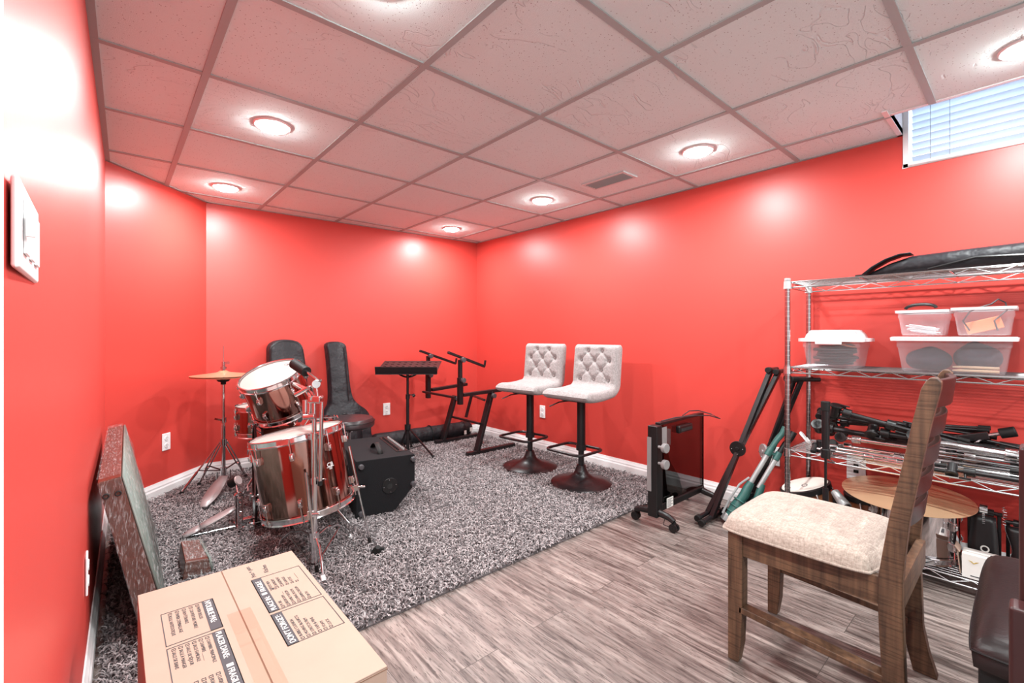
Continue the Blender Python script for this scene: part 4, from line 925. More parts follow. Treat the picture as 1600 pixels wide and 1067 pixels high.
# ------------------------------------------------------------------ bar stools
def bar_stool(x, y, rz):
    """faces local -X"""
    t = thing('bar_stool', '', 'bar stool', (x, y, RZ), rz)
    obj('base', MB().lathe([(0.0, 0.0), (0.216, 0.0), (0.220, 0.006), (0.212, 0.014), (0.15, 0.028), (0.09, 0.045), (0.055, 0.070), (0.040, 0.10), (0.031, 0.13), (0.0, 0.13)], n=64), 'black_metal', t, local=True)
    obj('column', MB().cyl((0, 0, 0.12), (0, 0, 0.30), 0.021, n=24).cyl((0, 0, 0.26), (0, 0, 0.60), 0.030, n=24), 'black_metal', t, local=True)
    obj('mounting_plate', MB().box(-0.10, 0.10, -0.10, 0.10, 0.588, 0.602), 'black', t, local=True, bevel=0.003)
    lv = obj('lever', MB().tube([(0.0, 0.03, 0.592), (-0.10, 0.12, 0.575), (-0.155, 0.165, 0.545)], 0.0045, 8), 'black_metal', t, local=True)
    hw_, xf, xb, rr = 0.155, -0.215, 0.035, 0.05; zf = 0.255; pts = []
    for cx, cy, a0 in ((xf + rr, hw_ - rr, 90), (xf + rr, -hw_ + rr, 180), (xb - 0.03, -hw_ + rr, 270), (xb - 0.03, hw_ - rr, 0)):
        for k in range(7):
            a = radians(a0 + 15 * k); pts.append((cx + rr * cos(a), cy + rr * sin(a), zf))
    obj('footrest', MB().tube(pts, 0.0095, 10, closed=True).cyl((0, 0, zf - 0.018), (0, 0, zf + 0.018), 0.036, n=24), 'black_metal', t, local=True)
    # one-piece padded shell: seat curving up into the tufted back
    path = []                                   # (x, z) of the padded centre line, front edge of seat to top of back
    for k in range(9): path.append((-0.205 + 0.30 * k / 8, 0.640 - 0.012 * sin(pi * k / 8)))
    for k in range(1, 8):
        a = radians(-90 + 90 * k / 8 * 0.93); path.append((0.095 + 0.085 * cos(a), 0.640 + 0.085 + 0.085 * sin(a)))
    bx, bz = path[-1]
    for k in range(1, 17): path.append((bx + 0.004 * k / 16 * 8 * 0.9, bz + 0.285 * k / 16))
    n = len(path); W = 0.205; tk = 0.041
    nc = 25
    btn = [(0.80, -.10), (0.80, .10)] 
    # buttons on back: rows by arc index and width
    rows = [(bz + 0.235, (-0.062, 0.062)), (bz + 0.165, (-0.125, 0.0, 0.125)), (bz + 0.095, (-0.062, 0.062)), (bz + 0.025, (-0.125, 0.0, 0.125))]
    def nrm(i):
        a = path[max(i - 1, 0)]; b = path[min(i + 1, n - 1)]; d = Vector((b[0] - a[0], 0, b[1] - a[1])).normalized(); return Vector((-d.z, 0, d.x))
    # diamond lines between the buttons
    segs = []
    for (z1_, ys1), (z2_, ys2) in zip(rows, rows[1:]):
        for a in ys1:
            for b in ys2:
                if abs(abs(a - b) - 0.0625) < 0.005: segs.append((a, z1_, b, z2_))
    for b in (-0.062, 0.062, ): 
        segs += [(b, bz - 0.05, -0.125 if b < 0 else 0.125, rows[3][0]), (b, bz - 0.05, 0, rows[3][0])]
    def dimple(y, z):
        d = 0
        for zr, ys in rows:
            for q in ys: d = max(d, 0.024 * math.exp(-((y - q) ** 2 + (z - zr) ** 2) / 0.00045))
        for a, z1_, b, z2_ in segs:
            vx, vz = b - a, z2_ - z1_; tt = ((y - a) * vx + (z - z1_) * vz) / (vx * vx + vz * vz)
            if -0.02 < tt < 1.02:
                dd = abs((y - a) * vz - (z - z1_) * vx) / sqrt(vx * vx + vz * vz); d = max(d, 0.012 * math.exp(-(dd / 0.0075) ** 2))
        return d
    # resample path finer
    fine = []
    for i in range(n - 1):
        for k in range(3): fine.append((path[i][0] * (1 - k / 3) + path[i + 1][0] * k / 3, path[i][1] * (1 - k / 3) + path[i + 1][1] * k / 3))
    fine.append(path[-1]); path = fine; n = len(path); nc = 61
    top = []; bot = []
    for i in range(n):
        N_ = nrm(i); e0 = min(i / 6, (n - 1 - i) / 6, 1); ed = sqrt(max(0, 1 - (1 - e0) ** 2))
        rt_, rb_ = [], []
        for j in range(nc):
            u = -1 + 2 * j / (nc - 1); w = W - 0.012 * (1 - ed); y_ = u * w; eu = min((1 - abs(u)) / 0.16, 1); es = sqrt(max(0, 1 - (1 - eu) ** 2))
            th_ = tk * ed * es; crown = 0.006 * (1 - u * u)
            p = Vector((path[i][0], y_, path[i][1])); sw_ = 1.0
            dd = dimple(y_, path[i][1]) if path[i][1] > 0.70 else 0
            rt_.append(p + N_ * (th_ + crown * ed - dd)); rb_.append(p - N_ * (th_ * 0.75))
        top.append(rt_); bot.append(rb_)
    m = MB(); m.grid(top); m.grid([list(reversed(r)) for r in bot])
    # front, top and side closures come from th_=0 edges meeting
    sh = obj('padded_seat', m, 'grey_fabric', t, local=True, sharp=60)
    for zr, ys in rows:
        for q in ys:
            i = min(range(n), key=lambda k: abs(path[k][1] - zr) + (0 if path[k][0] > 0.1 else 9)); N_ = nrm(i)
            p = Vector((path[i][0], q, path[i][1])) + N_ * (tk - 0.014); obj('button', MB().sph(p, 0.0095, 12, 8, (0.6, 1, 1)), 'grey_fabric', t, local=True)
    return t
s1 = bar_stool(2.52, 2.655, radians(6)); s1['label'] = 'tufted light grey bar stool nearer the corner, left of the pair'
s2 = dup(s1, 'tufted light grey bar stool nearer the camera, right of the pair', loc=(2.515, 2.12, RZ), rz=radians(2))
s1['group'] = s2['group'] = 'matching tufted bar stools'

# black lump on the rug
c = zpt(588, 857, RZ + 0.02); bt_ = thing('rubber_foot', 'small black plastic cap lying alone on the rug', 'cap', (c.x, c.y, RZ))
obj('cap', MB().lathe([(0, 0.04), (0.012, 0.038), (0.020, 0.02), (0.026, 0.0), (0, 0)], MT((c.x, c.y, RZ), rx=0.5), 14), 'rubber', bt_)
obj('stub', MB().cyl((c.x + .01, c.y, RZ + .02), (c.x + .035, c.y - .01, RZ + .012), 0.009, n=10), 'rubber', bt_)

# ------------------------------------------------------------------ panel heater on castors
def heater():
    t = thing('panel_heater', 'black glass electric panel heater on castors beside the right wall', 'heater', (2.56, 1.40, 0))
    Y0 = 1.395
    sp = obj('end_post', MB().prism([(2.262, 0.055), (2.325, 0.055), (2.325, 0.30), (2.318, 0.565), (2.262, 0.565)], MT((0, Y0 + 0.03, 0), rx=pi / 2), 0, 0.06), 'black', t, bevel=0.006)
    obj('trim_strip', MB().box(2.256, 2.262, Y0 + 0.004, Y0 + 0.028, 0.20, 0.50), 'grey_knob', sp)
    obj('glass_panel', MB().box(2.33, 2.842, Y0 - 0.008, Y0 - 0.002, 0.105, 0.562), 'smoked', t)
    obj('back_panel', MB().prism([(2.33, 0.09), (2.60, 0.09), (2.60, 0.14), (2.565, 0.22), (2.47, 0.32), (2.42, 0.42), (2.385, 0.56), (2.33, 0.56)], MT((0, Y0 + 0.020, 0), rx=pi / 2), 0, 0.018), 'black', t, bevel=0.004)
    obj('top_rail', MB().box(2.325, 2.842, Y0 - 0.012, Y0 + 0.020, 0.560, 0.575), 'black', t, bevel=0.003)
    obj('end_rail', MB().box(2.838, 2.846, Y0 - 0.012, Y0 + 0.010, 0.10, 0.575), 'smoked', t)
    obj('bottom_rail', MB().box(2.32, 2.84, Y0 - 0.018, Y0 + 0.020, 0.075, 0.112), 'black', t, bevel=0.004)
    obj('bracket', MB().box(2.345, 2.40, Y0 - 0.010, Y0 - 0.0085, 0.44, 0.545), 'grey_knob', t)
    hd = obj('handle', MB().box(2.50, 2.66, Y0 - 0.036, Y0 - 0.008, 0.492, 0.536), 'black', t, bevel=0.008)
    obj('handle_recess', MB().box(2.515, 2.645, Y0 - 0.0375, Y0 - 0.035, 0.503, 0.520), 'slot', hd)
    lb = obj('label', MB().box(2.385, 2.455, Y0 - 0.0195, Y0 - 0.018, 0.078, 0.135), 'paper', t)
    ln = MB()
    for i in range(6): ln.box(2.392, 2.43 + 0.018 * (i % 2), Y0 - 0.0202, Y0 - 0.0196, 0.085 + i * 0.008, 0.0875 + i * 0.008)
    obj('small_print', ln, 'ink', lb)
    for z in (0.452, 0.362):
        k = obj('knob', MB().cyl((2.275, Y0 - 0.03, z), (2.275, Y0 - 0.062, z), 0.008).cyl((2.275, Y0 - 0.062, z), (2.272, Y0 - 0.085, z), 0.026, n=28), 'grey_knob', t, bevel=0.003)
    for X_, fy in ((2.293, (-0.115, 0.125)), (2.825, (-0.10, 0.10))):
        ft_ = [(X_, Y0 + fy[0], 0.056), (X_, Y0 + fy[0] * 0.75, 0.070), (X_, Y0 + fy[0] * 0.3, 0.078), (X_, Y0, 0.088), (X_, Y0 + fy[1] * 0.3, 0.078), (X_, Y0 + fy[1] * .75, 0.070), (X_, Y0 + fy[1], 0.056)]
        fo = obj('foot', MB().tube(ft_, [0.016, .018, .020, .024, .020, .018, .016], 10), 'black', t)
        for q in fy:
            obj('castor', MB().cyl((X_ - 0.017, Y0 + q, 0.024), (X_ - 0.004, Y0 + q, 0.024), 0.023, n=20).cyl((X_ + 0.004, Y0 + q, 0.024), (X_ + 0.017, Y0 + q, 0.024), 0.023, n=20).cyl((X_ - .018, Y0 + q, 0.024), (X_ + .018, Y0 + q, 0.024), 0.006).cyl((X_, Y0 + q, 0.03), (X_, Y0 + q, 0.056), 0.010), 'black', fo)
    obj('power_cord', MB().tube([(2.36, Y0, .58), (2.5, Y0 - .01, .585), (2.66, Y0 - .04, .582), (2.80, Y0 - .07, .57), (2.88, Y0 - .10, .545), (2.86, Y0 - .05, .57), (2.80, Y0, .592), (2.70, Y0 + .01, .60), (2.60, Y0, .584)], 0.0035, 6), 'cable', t)
    obj('cord_loop', MB().tube([(2.30, Y0 - 0.06, 0.075), (2.295, Y0 - 0.05, 0.02), (2.32, Y0 - 0.085, 0.006), (2.35, Y0 - 0.075, 0.02), (2.345, Y0 - 0.05, 0.07)], 0.0025, 6), 'cable', t)
heater()

# ------------------------------------------------------------------ folded X keyboard stands leaning by the shelf
def x_stand(label, foot, top, foot_dir, disc_px=None, discmat='black', r=0.015, gap=0.020, split=0.035):
    foot, top = Vector(foot), Vector(top); ax = (top - foot).normalized(); fd = Vector(foot_dir).normalized(); side = ax.cross(fd).normalized()
    t = thing('folded_keyboard_stand', label, 'keyboard stand', (foot.x, foot.y, 0.0))
    piv = foot + (top - foot) * 0.47
    for s, nm in ((-1, 0), (1, 1)):
        a = foot + fd * 0.01 + side * split * s * 0.5 + ax * 0.012; b = top - side * split * s * 0.5; off = fd * gap * s * 0.6
        obj('tube', MB().bar(a + off, b + off, r * 1.3, r * 2.1, fd), 'black_metal', t, bevel=0.003)
        fb = obj('foot_bar', MB().cyl(a + off - fd * 0.13, a + off + fd * 0.10, 0.013, n=14), 'black_metal', t)
        for e in (-0.14, 0.10): obj('rubber_cap', MB().cyl(a + off + fd * e, a + off + fd * (e + 0.03), 0.018, n=14), 'rubber', fb, bevel=0.003)
        tb_ = obj('support_bar', MB().cyl(b + off - fd * 0.03, b + off + fd * 0.10 * 1, 0.012, n=14), 'black_metal', t)
        obj('rubber_cap', MB().cyl(b + off - fd * 0.055, b + off - fd * 0.02, 0.017, n=14), 'rubber', tb_, bevel=0.003)
    obj('locking_disc', MB().cyl(piv - fd * 0.035, piv - fd * 0.022, 0.044, n=32).cyl(piv - fd * 0.04, piv + fd * 0.03, 0.011, n=12), discmat, t, bevel=0.002)
    sc = MB()
    for k in range(4): sc.sph(piv - fd * 0.036 + (ax * cos(k * 1.57 + .4) + side * sin(k * 1.57 + .4)) * 0.030, 0.004, 8, 4)
    obj('rivet', sc, 'chrome', t)
    return t
x_stand('black folded keyboard stand with a dark disc leaning left of the wire shelf', (2.595, 1.235, 0.018), (2.90, 0.985, 0.865), (1, 0.02, 0), r=0.019)
x_stand('black folded keyboard stand with a silver disc leaning behind the shelf corner post', (2.80, 1.12, 0.018), (2.93, 0.875, 0.822), (0.72, -0.69, 0), discmat='brushed', r=0.0125, gap=0.018, split=0.03)

# green and grey folded hand truck
def green():
    t = thing('folded_hand_cart', 'folded dark green and light grey tubular cart leaning beside the shelf', 'folded cart', (2.62, 1.13, 0))
    b = Vector((2.615, 1.135, 0.012)); tp = Vector((2.865, 0.935, 0.535)); ax = (tp - b).normalized(); sd = Vector((0.62, -0.78, 0)); sd = (sd - ax * sd.dot(ax)).normalized(); nn = ax.cross(sd)
    L = (tp - b).length
    P = lambda u, w, k=0: b + ax * (L * u) + sd * w + nn * k
    obj('foot_plate', MB().add([tuple(P(-.0, -.035, -.02)), tuple(P(-.0, .045, -.02)), tuple(P(.07, .045, -.02)), tuple(P(.07, -.035, -.02)), tuple(P(0, -.035, .03)), tuple(P(0, .045, .03)), tuple(P(.07, .045, .03)), tuple(P(.07, -.035, .03))],
        [(0, 1, 2, 3), (7, 6, 5, 4), (0, 4, 5, 1), (1, 5, 6, 2), (2, 6, 7, 3), (3, 7, 4, 0)]), 'light_grey', t, bevel=0.006)
    obj('side_rail', MB().tube([P(.05, -.045), P(.2, -.05), P(.36, -.045), P(.46, -.02)], 0.006, 8), 'light_grey', t)
    obj('joint', MB().tube([P(.06, 0), P(.17, .0), P(.24, .0)], [.030, .034, .028], 14).tube([P(.22, 0), P(.30, .004), P(.37, .0), P(.43, .0)], [.024, .026, .024, .020], 14), 'green', t)
    obj('joint', MB().tube([P(.10, .065), P(.22, .075), P(.32, .07)], [.024, .030, .024], 12).tube([P(.30, .07), P(.42, .06), P(.47, .055)], [.018, .020, .016], 12), 'green', t)
    for k, (u, w) in enumerate(((.10, 0), (.16, 0), (.225, 0))): obj('ring', MB().cyl(P(u, w), P(u + .012, w), .0365, n=20), 'green', t, bevel=0.002)
    obj('wheel', MB().cyl(P(.22, .055, -.05), P(.22, .055, -.03), .042, n=28), 'black', t, bevel=0.005)
    obj('wheel', MB().cyl(P(.30, .06, .03), P(.30, .06, .05), .036, n=28), 'black', t, bevel=0.005)
    for w in (0.0, 0.048):
        obj('tube', MB().cyl(P(.42, w), P(.74, w), 0.0135, n=16), 'light_grey', t)
        obj('sleeve', MB().cyl(P(.72, w), P(.80, w), 0.018, n=16), 'green', t, bevel=0.003)
        obj('grip', MB().tube([P(.79, w), P(.90, w + .004), P(.965, w + .012), P(1.03, w + .010)], [.0145, .016, .0165, .018], 14), 'green' if w == 0 else 'black', t)
    obj('cross_brace', MB().cyl(P(.76, -.005), P(.76, .055), 0.009), 'green', t)
green()

# ------------------------------------------------------------------ chrome wire shelving
SX0, SX1, SY0, SY1 = 2.635, 2.975, -0.385, 0.835
TIERS = (0.068, 0.478, 0.905, 1.345)
def shelving():
    t = thing('wire_shelving', 'chrome four-tier wire shelving unit against the right wall', 'shelving unit', ((SX0 + SX1) / 2, (SY0 + SY1) / 2, 0))
    for x in (SX0, SX1):
        for y in (SY0, SY1):
            p = MB().cyl((x, y, 0.012), (x, y, 1.36), 0.0125, n=16)
            po = obj('post', p, 'post_chrome', t)
            tick = MB(); z = 0.05
            while z < 1.34: tick.cyl((x, y, z), (x, y, z + 0.004), 0.0142, n=16); z += 0.0254
            obj('groove_ring', tick, 'wire_chrome', po)
            obj('cap', MB().cyl((x, y, 1.352), (x, y, 1.366), 0.0145, n=16), 'light_grey', po, bevel=0.002)
            obj('levelling_foot', MB().cyl((x, y, 0), (x, y, 0.016), 0.016, n=16), 'black', po)
    for z in TIERS:
        m = MB(); r = 0.0030; h = 0.028
        for x in (SX0, SX1):
            m.cyl((x, SY0, z), (x, SY1, z), r * 1.2, n=6).cyl((x, SY0, z - h), (x, SY1, z - h), r * 1.2, n=6)
            k = 18; pts = [(x, SY0 + 0.02 + (SY1 - SY0 - 0.04) * i / k, z - (h if i % 2 else 0)) for i in range(k + 1)]; m.tube(pts, r * 0.85, 6)
        for y in (SY0, SY1):
            m.cyl((SX0, y, z), (SX1, y, z), r * 1.2, n=6).cyl((SX0, y, z - h), (SX1, y, z - h), r * 1.2, n=6)
            k = 5; m.tube([(SX0 + 0.02 + (SX1 - SX0 - 0.04) * i / k, y, z - (h if i % 2 else 0)) for i in range(k + 1)], r * 0.85, 6)
        for k in range(1, 14): m.cyl((SX0 + (SX1 - SX0) * k / 14, SY0, z + 0.001), (SX0 + (SX1 - SX0) * k / 14, SY1, z + 0.001), 0.0018, n=6)
        for k in range(1, 4):
            y = SY0 + (SY1 - SY0) * k / 4; m.cyl((SX0, y, z - 0.005), (SX1, y, z - 0.005), r, n=6)
        sh = obj('shelf', m, 'wire_chrome', t)
        for x in (SX0, SX1):
            for y in (SY0, SY1): obj('collar', MB().cyl((x, y, z - 0.034), (x, y, z + 0.006), 0.019, 0.0165, n=16), 'light_grey' if z > 1 else 'wire_chrome', sh)
shelving()
Z1, Z2, Z3, Z4 = [z + 0.0045 for z in TIERS]

def bin_(label, x0, x1, y0, y1, z0, z1, taper=0.03, lid=None, rim=0.012, group='clear plastic storage bins'):
    t = thing('storage_bin', label, 'storage bin', ((x0 + x1) / 2, (y0 + y1) / 2, z0), group=group)
    def ring(k, z, rr=0.02):
        a0, a1, b0, b1 = x0 + k, x1 - k, y0 + k, y1 - k; P = []
        for cx, cy, s in ((a1 - rr, b1 - rr, 0), (a0 + rr, b1 - rr, 90), (a0 + rr, b0 + rr, 180), (a1 - rr, b0 + rr, 270)):
            for q in range(5): P.append(Vector((cx + rr * cos(radians(s + q * 22.5)), cy + rr * sin(radians(s + q * 22.5)), z)))
        return P
    def shell(rings, closeb=True, closet=False):
        m = MB(); n = len(rings[0]); vs = [v for r in rings for v in r]; fs = []
        for i in range(len(rings) - 1):
            for j in range(n): fs.append((i * n + j, i * n + (j + 1) % n, (i + 1) * n + (j + 1) % n, (i + 1) * n + j))
        if closeb: fs.append(tuple(reversed(range(n))))
        if closet: fs.append(tuple((len(rings) - 1) * n + j for j in range(n)))
        return m.add(vs, fs)
    zr = z1 - 0.01
    zm = z0 + (zr - z0) * 0.72
    obj('tub', shell([ring(taper + 0.004, z0), ring(taper, z0 + 0.004), ring(taper * 0.45, zm), ring(taper * 0.42 - 0.003, zm + 0.004), ring(0.006, zr)]), 'bin', t)
    if lid is None:
        obj('rim', shell([ring(0.006, zr - 0.004), ring(-0.004, zr - 0.004), ring(-0.005, zr + 0.006), ring(0.008, zr + 0.006)], False), 'bin_lid', t, solid=0.0015)
    elif lid == 'dome':
        ld = obj('lid', shell([ring(-0.005, zr - 0.006), ring(-0.010, zr - 0.006), ring(-0.010, zr + 0.010), ring(0.012, zr + 0.012), ring(0.018, zr + 0.030), ring(0.034, zr + 0.052)], False, True), 'bin_lid', t, sharp=25)
        obj('latch', MB().box(x0 - 0.018, x0 - 0.008, (y0 + y1) / 2 - 0.055, (y0 + y1) / 2 + 0.055, zr - 0.020, zr + 0.008), 'bin_lid', ld, bevel=0.004)
    else:
        obj('lid', shell([ring(-0.008, zr - 0.010), ring(-0.012, zr - 0.010), ring(-0.014, zr + 0.004), ring(-0.006, zr + 0.008), ring(0.010, zr + 0.004)], False, True), 'bin_lid', t, sharp=25)
    return t
bin_('clear bin with a domed white lid at the left end of the second tier', 2.66, 2.92, 0.535, 0.785, Z3, 1.055, 0.022, 'dome')
bin_('largest clear bin with a flat white lid, two small bins stacked on it', 2.66, 2.94, 0.045, 0.412, Z3, 1.066, 0.024, 'flat')
bin_('small open clear bin holding a white cable, left of the stacked two', 2.665, 2.90, 0.235, 0.405, 1.070, 1.185, 0.016)
bin_('small open clear bin holding an orange packet, right of the stacked two', 2.665, 2.90, 0.040, 0.222, 1.070, 1.190, 0.016)
def coil(name, label, c, r, m, rt=0.0035, turns=5, sq=(1, 1), seed=1, tilt=0.2, cat='cable'):
    rnd = random.Random(seed); pts = []
    for i in range(turns * 24):
        a = 2 * pi * i / 24; rr = r * (0.85 + 0.15 * sin(a * 0.37 + seed) + 0.05 * rnd.random())
        pts.append(Vector((c[0] + rr * cos(a) * sq[0], c[1] + rr * sin(a) * sq[1], c[2] + rt * 1.9 * (i / 24) + tilt * 0.1 * r * sin(a))))
    o = obj(name, MB().tube(pts, rt, 6), m, None); tagp(o, label, cat); return o
coil('cable', 'coil of dark cable in the domed-lid bin', (2.78, 0.66, Z3 + 0.012), 0.088, 'cable', 0.0075, 7, (0.95, 1.0), 2)
coil('cable', 'orange cable looped above the dark coil in the domed-lid bin', (2.78, 0.66, Z3 + 0.118), 0.075, 'orange', 0.0045, 2, (1, 1.1), 3, 4)
coil('cable', 'white cable coiled in the left small open bin', (2.77, 0.325, 1.082), 0.062, 'cable_white', 0.0028, 6, (1.2, .9), 4, 1.5)
o = obj('headset', MB().tube([Vector((2.74 + .03 * cos(a), .33 + .055 * cos(a * 1.0), 1.192 + .018 * sin(a))) for a in [pi * k / 10 for k in range(11)]], 0.007, 8), 'black'); tagp(o, 'black strap arched over the left small open bin', 'strap')
o = obj('packet', MB().box(-0.03, 0.03, -0.055, 0.055, 0, 0.050, MT((2.76, 0.125, 1.088), rx=-0.28)), 'orange', None, bevel=0.003); tagp(o, 'orange packet tilted inside the right small open bin', 'packet')
o = obj('cable', MB().tube([(2.70, .17, 1.09), (2.69, .19, 1.13), (2.70, .17, 1.17), (2.72, .14, 1.188), (2.74, .11, 1.20), (2.75, .09, 1.22), (2.76, .07, 1.205), (2.75, .065, 1.175), (2.71, .10, 1.13), (2.70, .09, 1.09)], 0.003, 6), 'cable'); tagp(o, 'thin black cable rising out of the right small open bin', 'cable')
def lump(name, label, c, s, m, seed, cat):
    rnd = random.Random(seed); mb_ = MB(); mb_.sph((0, 0, 0), 1, 20, 12)
    ph = [rnd.random() * 6 for _ in range(6)]
    mb_.v = [Vector((c[0] + v.x * s[0] * (1 + .15 * sin(3 * v.z + ph[0])), c[1] + v.y * s[1] * (1 + .12 * sin(4 * v.x + ph[1])), max(c[2] - s[2] * 0.8, c[2] + v.z * s[2] * (1 + .08 * sin(5 * v.y + ph[2]) + .08 * sin(7 * v.x + ph[3]))))) for v in mb_.v]
    o = obj(name, mb_, m, None, sharp=60); tagp(o, label, cat); return o
M['dark_cloth'] = mat('dark_blue_grey_cloth', (0.055, 0.05, 0.07), 0.8, noise=0.3, nscale=20)
lump('pouch', 'dark cloth pouch in the left half of the largest bin', (2.79, 0.305, Z3 + 0.05), (0.085, 0.075, 0.055), 'dark_cloth', 3, 'pouch')
lump('pouch', 'dark cloth bundle filling the right half of the largest bin', (2.80, 0.155, Z3 + 0.062), (0.09, 0.075, 0.068), 'dark_cloth', 8, 'pouch')
for i in range(2):
    o = obj('drumstick', MB().tube([(2.693 + i * .006, 0.085, Z3 + 0.012 + i * 0.014), (2.693 + i * .006, 0.20, Z3 + 0.013 + i * 0.014), (2.694 + i * .006, 0.222, Z3 + 0.012 + i * .014)], [0.006, 0.0055, 0.003], 10), 'stick')
    tagp(o, ('lower' if i == 0 else 'upper') + ' of the two pale wooden drumsticks in the largest bin', 'drumstick', 'pale drumsticks in the largest bin')
# rings printed on the large bin
for y in (0.205, 0.09):
    pass

# long gig bag on top
def long_bag():
    t = thing('long_gig_bag', 'long black nylon bag lying on the top tier of the shelving', 'bag', (2.80, 0.0, Z4))
    m = MB(); P = []
    prof = [(0.53, 0.010, 0.05), (0.50, 0.030, 0.07), (0.44, 0.060, 0.085), (0.36, 0.085, 0.095), (0.2, 0.092, 0.10), (0.0, 0.097, 0.105), (-0.2, 0.10, 0.11), (-0.36, 0.098, 0.11), (-0.38, 0.05, 0.08)]
    for y, h, w in prof:
        row = []
        for k in range(16):
            a = 2 * pi * k / 16; row.append(Vector((2.80 + w * (abs(cos(a)) ** 0.6) * (1 if cos(a) > 0 else -1), y, Z4 + h / 2 + h / 2 * (abs(sin(a)) ** 0.7) * (1 if sin(a) > 0 else -1))))
        P.append(row + [row[0]])
    m.grid(P); obj('body', m, 'nylon', t, sharp=50)
    fl = [[Vector((2.705 + dx, y, Z4 + z)) for dx in (-0.004, 0.05, 0.10)] for y, z in ((0.545, .004), (0.50, .045), (0.45, .075), (0.40, .092), (0.36, .094))]
    obj('flap', MB().grid(fl), 'nylon', t, solid=0.004)
    obj('shoulder_strap', MB().tube([(2.70, .30, Z4 + .012), (2.69, .15, Z4 + .045), (2.685, 0.0, Z4 + .035), (2.69, -.2, Z4 + .02)], 0.006, 6), 'black', t)
    obj('buckle', MB().box(2.69, 2.71, .53, .56, Z4 + .002, Z4 + .012), 'black', t)
long_bag()

# ------------------------------------------------------------------ folded stands heaped on the third tier
def folded_stand(label, p, q, m='black_metal', r=0.011, spread=0.022, seed=0, cat='microphone stand', head=True, up=1):
    """centre tube p->q with three legs folded alongside, clutch, wing knobs and rubber feet"""
    p, q = Vector(p), Vector(q); ax = (q - p).normalized(); L = (q - p).length; x, y, _ = frame(ax); rnd = random.Random(seed)
    mid = (p + q) / 2; t = thing('folded_' + ('cymbal' if m == 'chrome' else 'microphone') + '_stand', label, cat, (mid.x, mid.y, min(p.z, q.z) - 0.02))
    obj('tube', MB().cyl(p, q, r * .8, n=12).cyl(p + ax * L * .1, p + ax * L * .55, r, n=12), m, t)
    ph = rnd.random() * 6
    for k in range(3):
        a = ph + 2 * pi * k / 3; e = x * cos(a) + y * sin(a)
        s0 = p + ax * L * (0.42 + .04 * k) + e * spread; s1 = q - ax * L * .01 + e * (spread * 1.15)
        lg = obj('leg', MB().cyl(s0, s1, r * .55, n=10), m, t)
        obj('rubber_foot', MB().cyl(s1 - ax * 0.03, s1 + ax * .008, r * .95, n=12), 'rubber', lg)
        b0 = p + ax * L * (.62) + e * r; obj('brace', MB().bar(b0, s0 + (s1 - s0) * .7, r * .8, r * .25), m, lg)
    for u in (.06, .42, .60): obj('collar', MB().cyl(p + ax * L * u, p + ax * (L * u + .035), r * 1.9, n=16), 'black' if m != 'chrome' else 'chrome', t, bevel=0.002)
    e = x * cos(ph + 1) + y * sin(ph + 1)
    for u in (.07, .57): obj('wing_knob', MB().cyl(p + ax * L * u, p + ax * L * u + e * .036, r * .45, n=8).bar(p + ax * (L * u - .018) + e * .036, p + ax * (L * u + .018) + e * .036, .012, .006), m, t, bevel=0.002)
    if head: obj('boom_clamp', MB().cyl(p - e * .03, p + e * .03, r * 1.8, n=16).cyl(p + e * .02, p + e * .03, r * 2.4, n=16), 'black', t, bevel=0.003)
    return t
ZZ = Z3 and Z2
xm = 2.78
folded_stand('folded black tripod stand lying highest, sloping down from the shelf corner', (2.70, 0.64, Z2 + .215), (2.74, 0.18, Z2 + .115), seed=1, r=.012)
folded_stand('folded black stand with a round clutch at its left end, under the sloping one', (2.86, 0.745, Z2 + .165), (2.84, 0.10, Z2 + .125), seed=2)
folded_stand('folded black stand lying flat behind the chrome ones on the third tier', (2.92, 0.72, Z2 + .075), (2.90, -0.05, Z2 + .07), seed=3, r=.012)
folded_stand('folded black stand with loose cable, lowest black one at the shelf corner', (2.80, 0.74, Z2 + .105), (2.80, 0.20, Z2 + .085), seed=4, r=.013)
folded_stand('folded chrome cymbal stand at the front edge of the third tier', (2.68, 0.70, Z2 + .030), (2.69, 0.02, Z2 + .030), 'chrome', seed=5, cat='cymbal stand', r=.010, spread=.017)
folded_stand('folded chrome cymbal stand in the middle of the third tier heap', (2.745, 0.66, Z2 + .034), (2.75, -0.06, Z2 + .034), 'chrome', seed=6, cat='cymbal stand', r=.011, spread=.018)
folded_stand('folded chrome stand lying on top of the two other chrome stands', (2.715, 0.62, Z2 + .082), (2.72, -0.10, Z2 + .078), 'chrome', seed=7, cat='cymbal stand', r=.010, spread=.018)
folded_stand('thick folded chrome stand at the right end of the third tier', (2.70, 0.34, Z2 + .125), (2.72, -0.30, Z2 + .085), 'chrome', seed=8, cat='cymbal stand', r=.014, spread=.018)
folded_stand('folded grey-legged black stand sticking out at the right of the third tier', (2.66, 0.22, Z2 + .022), (2.655, -0.36, Z2 + .022), seed=9, r=.009, spread=.010)
folded_stand('folded black boom stand wedged behind the sloping tripod on the third tier', (2.90, 0.70, Z2 + .125), (2.88, 0.12, Z2 + .165), seed=11, r=.011)
folded_stand('folded black stand lying over the chrome ones near the middle of the heap', (2.73, 0.50, Z2 + .130), (2.74, 0.02, Z2 + .095), seed=12, r=.012)
folded_stand('folded black stand at the very back right of the third tier', (2.93, 0.40, Z2 + .12), (2.92, -0.33, Z2 + .06), seed=13, r=.013)
folded_stand('folded black stand crossing the right end of the heap at an angle', (2.84, 0.20, Z2 + .075), (2.72, -0.34, Z2 + .125), seed=14, r=.012)
folded_stand('thin folded chrome stand along the very front edge, left half of the third tier', (2.655, 0.72, Z2 + .020), (2.66, 0.24, Z2 + .020), 'chrome', seed=15, cat='cymbal stand', r=.007, spread=.012)
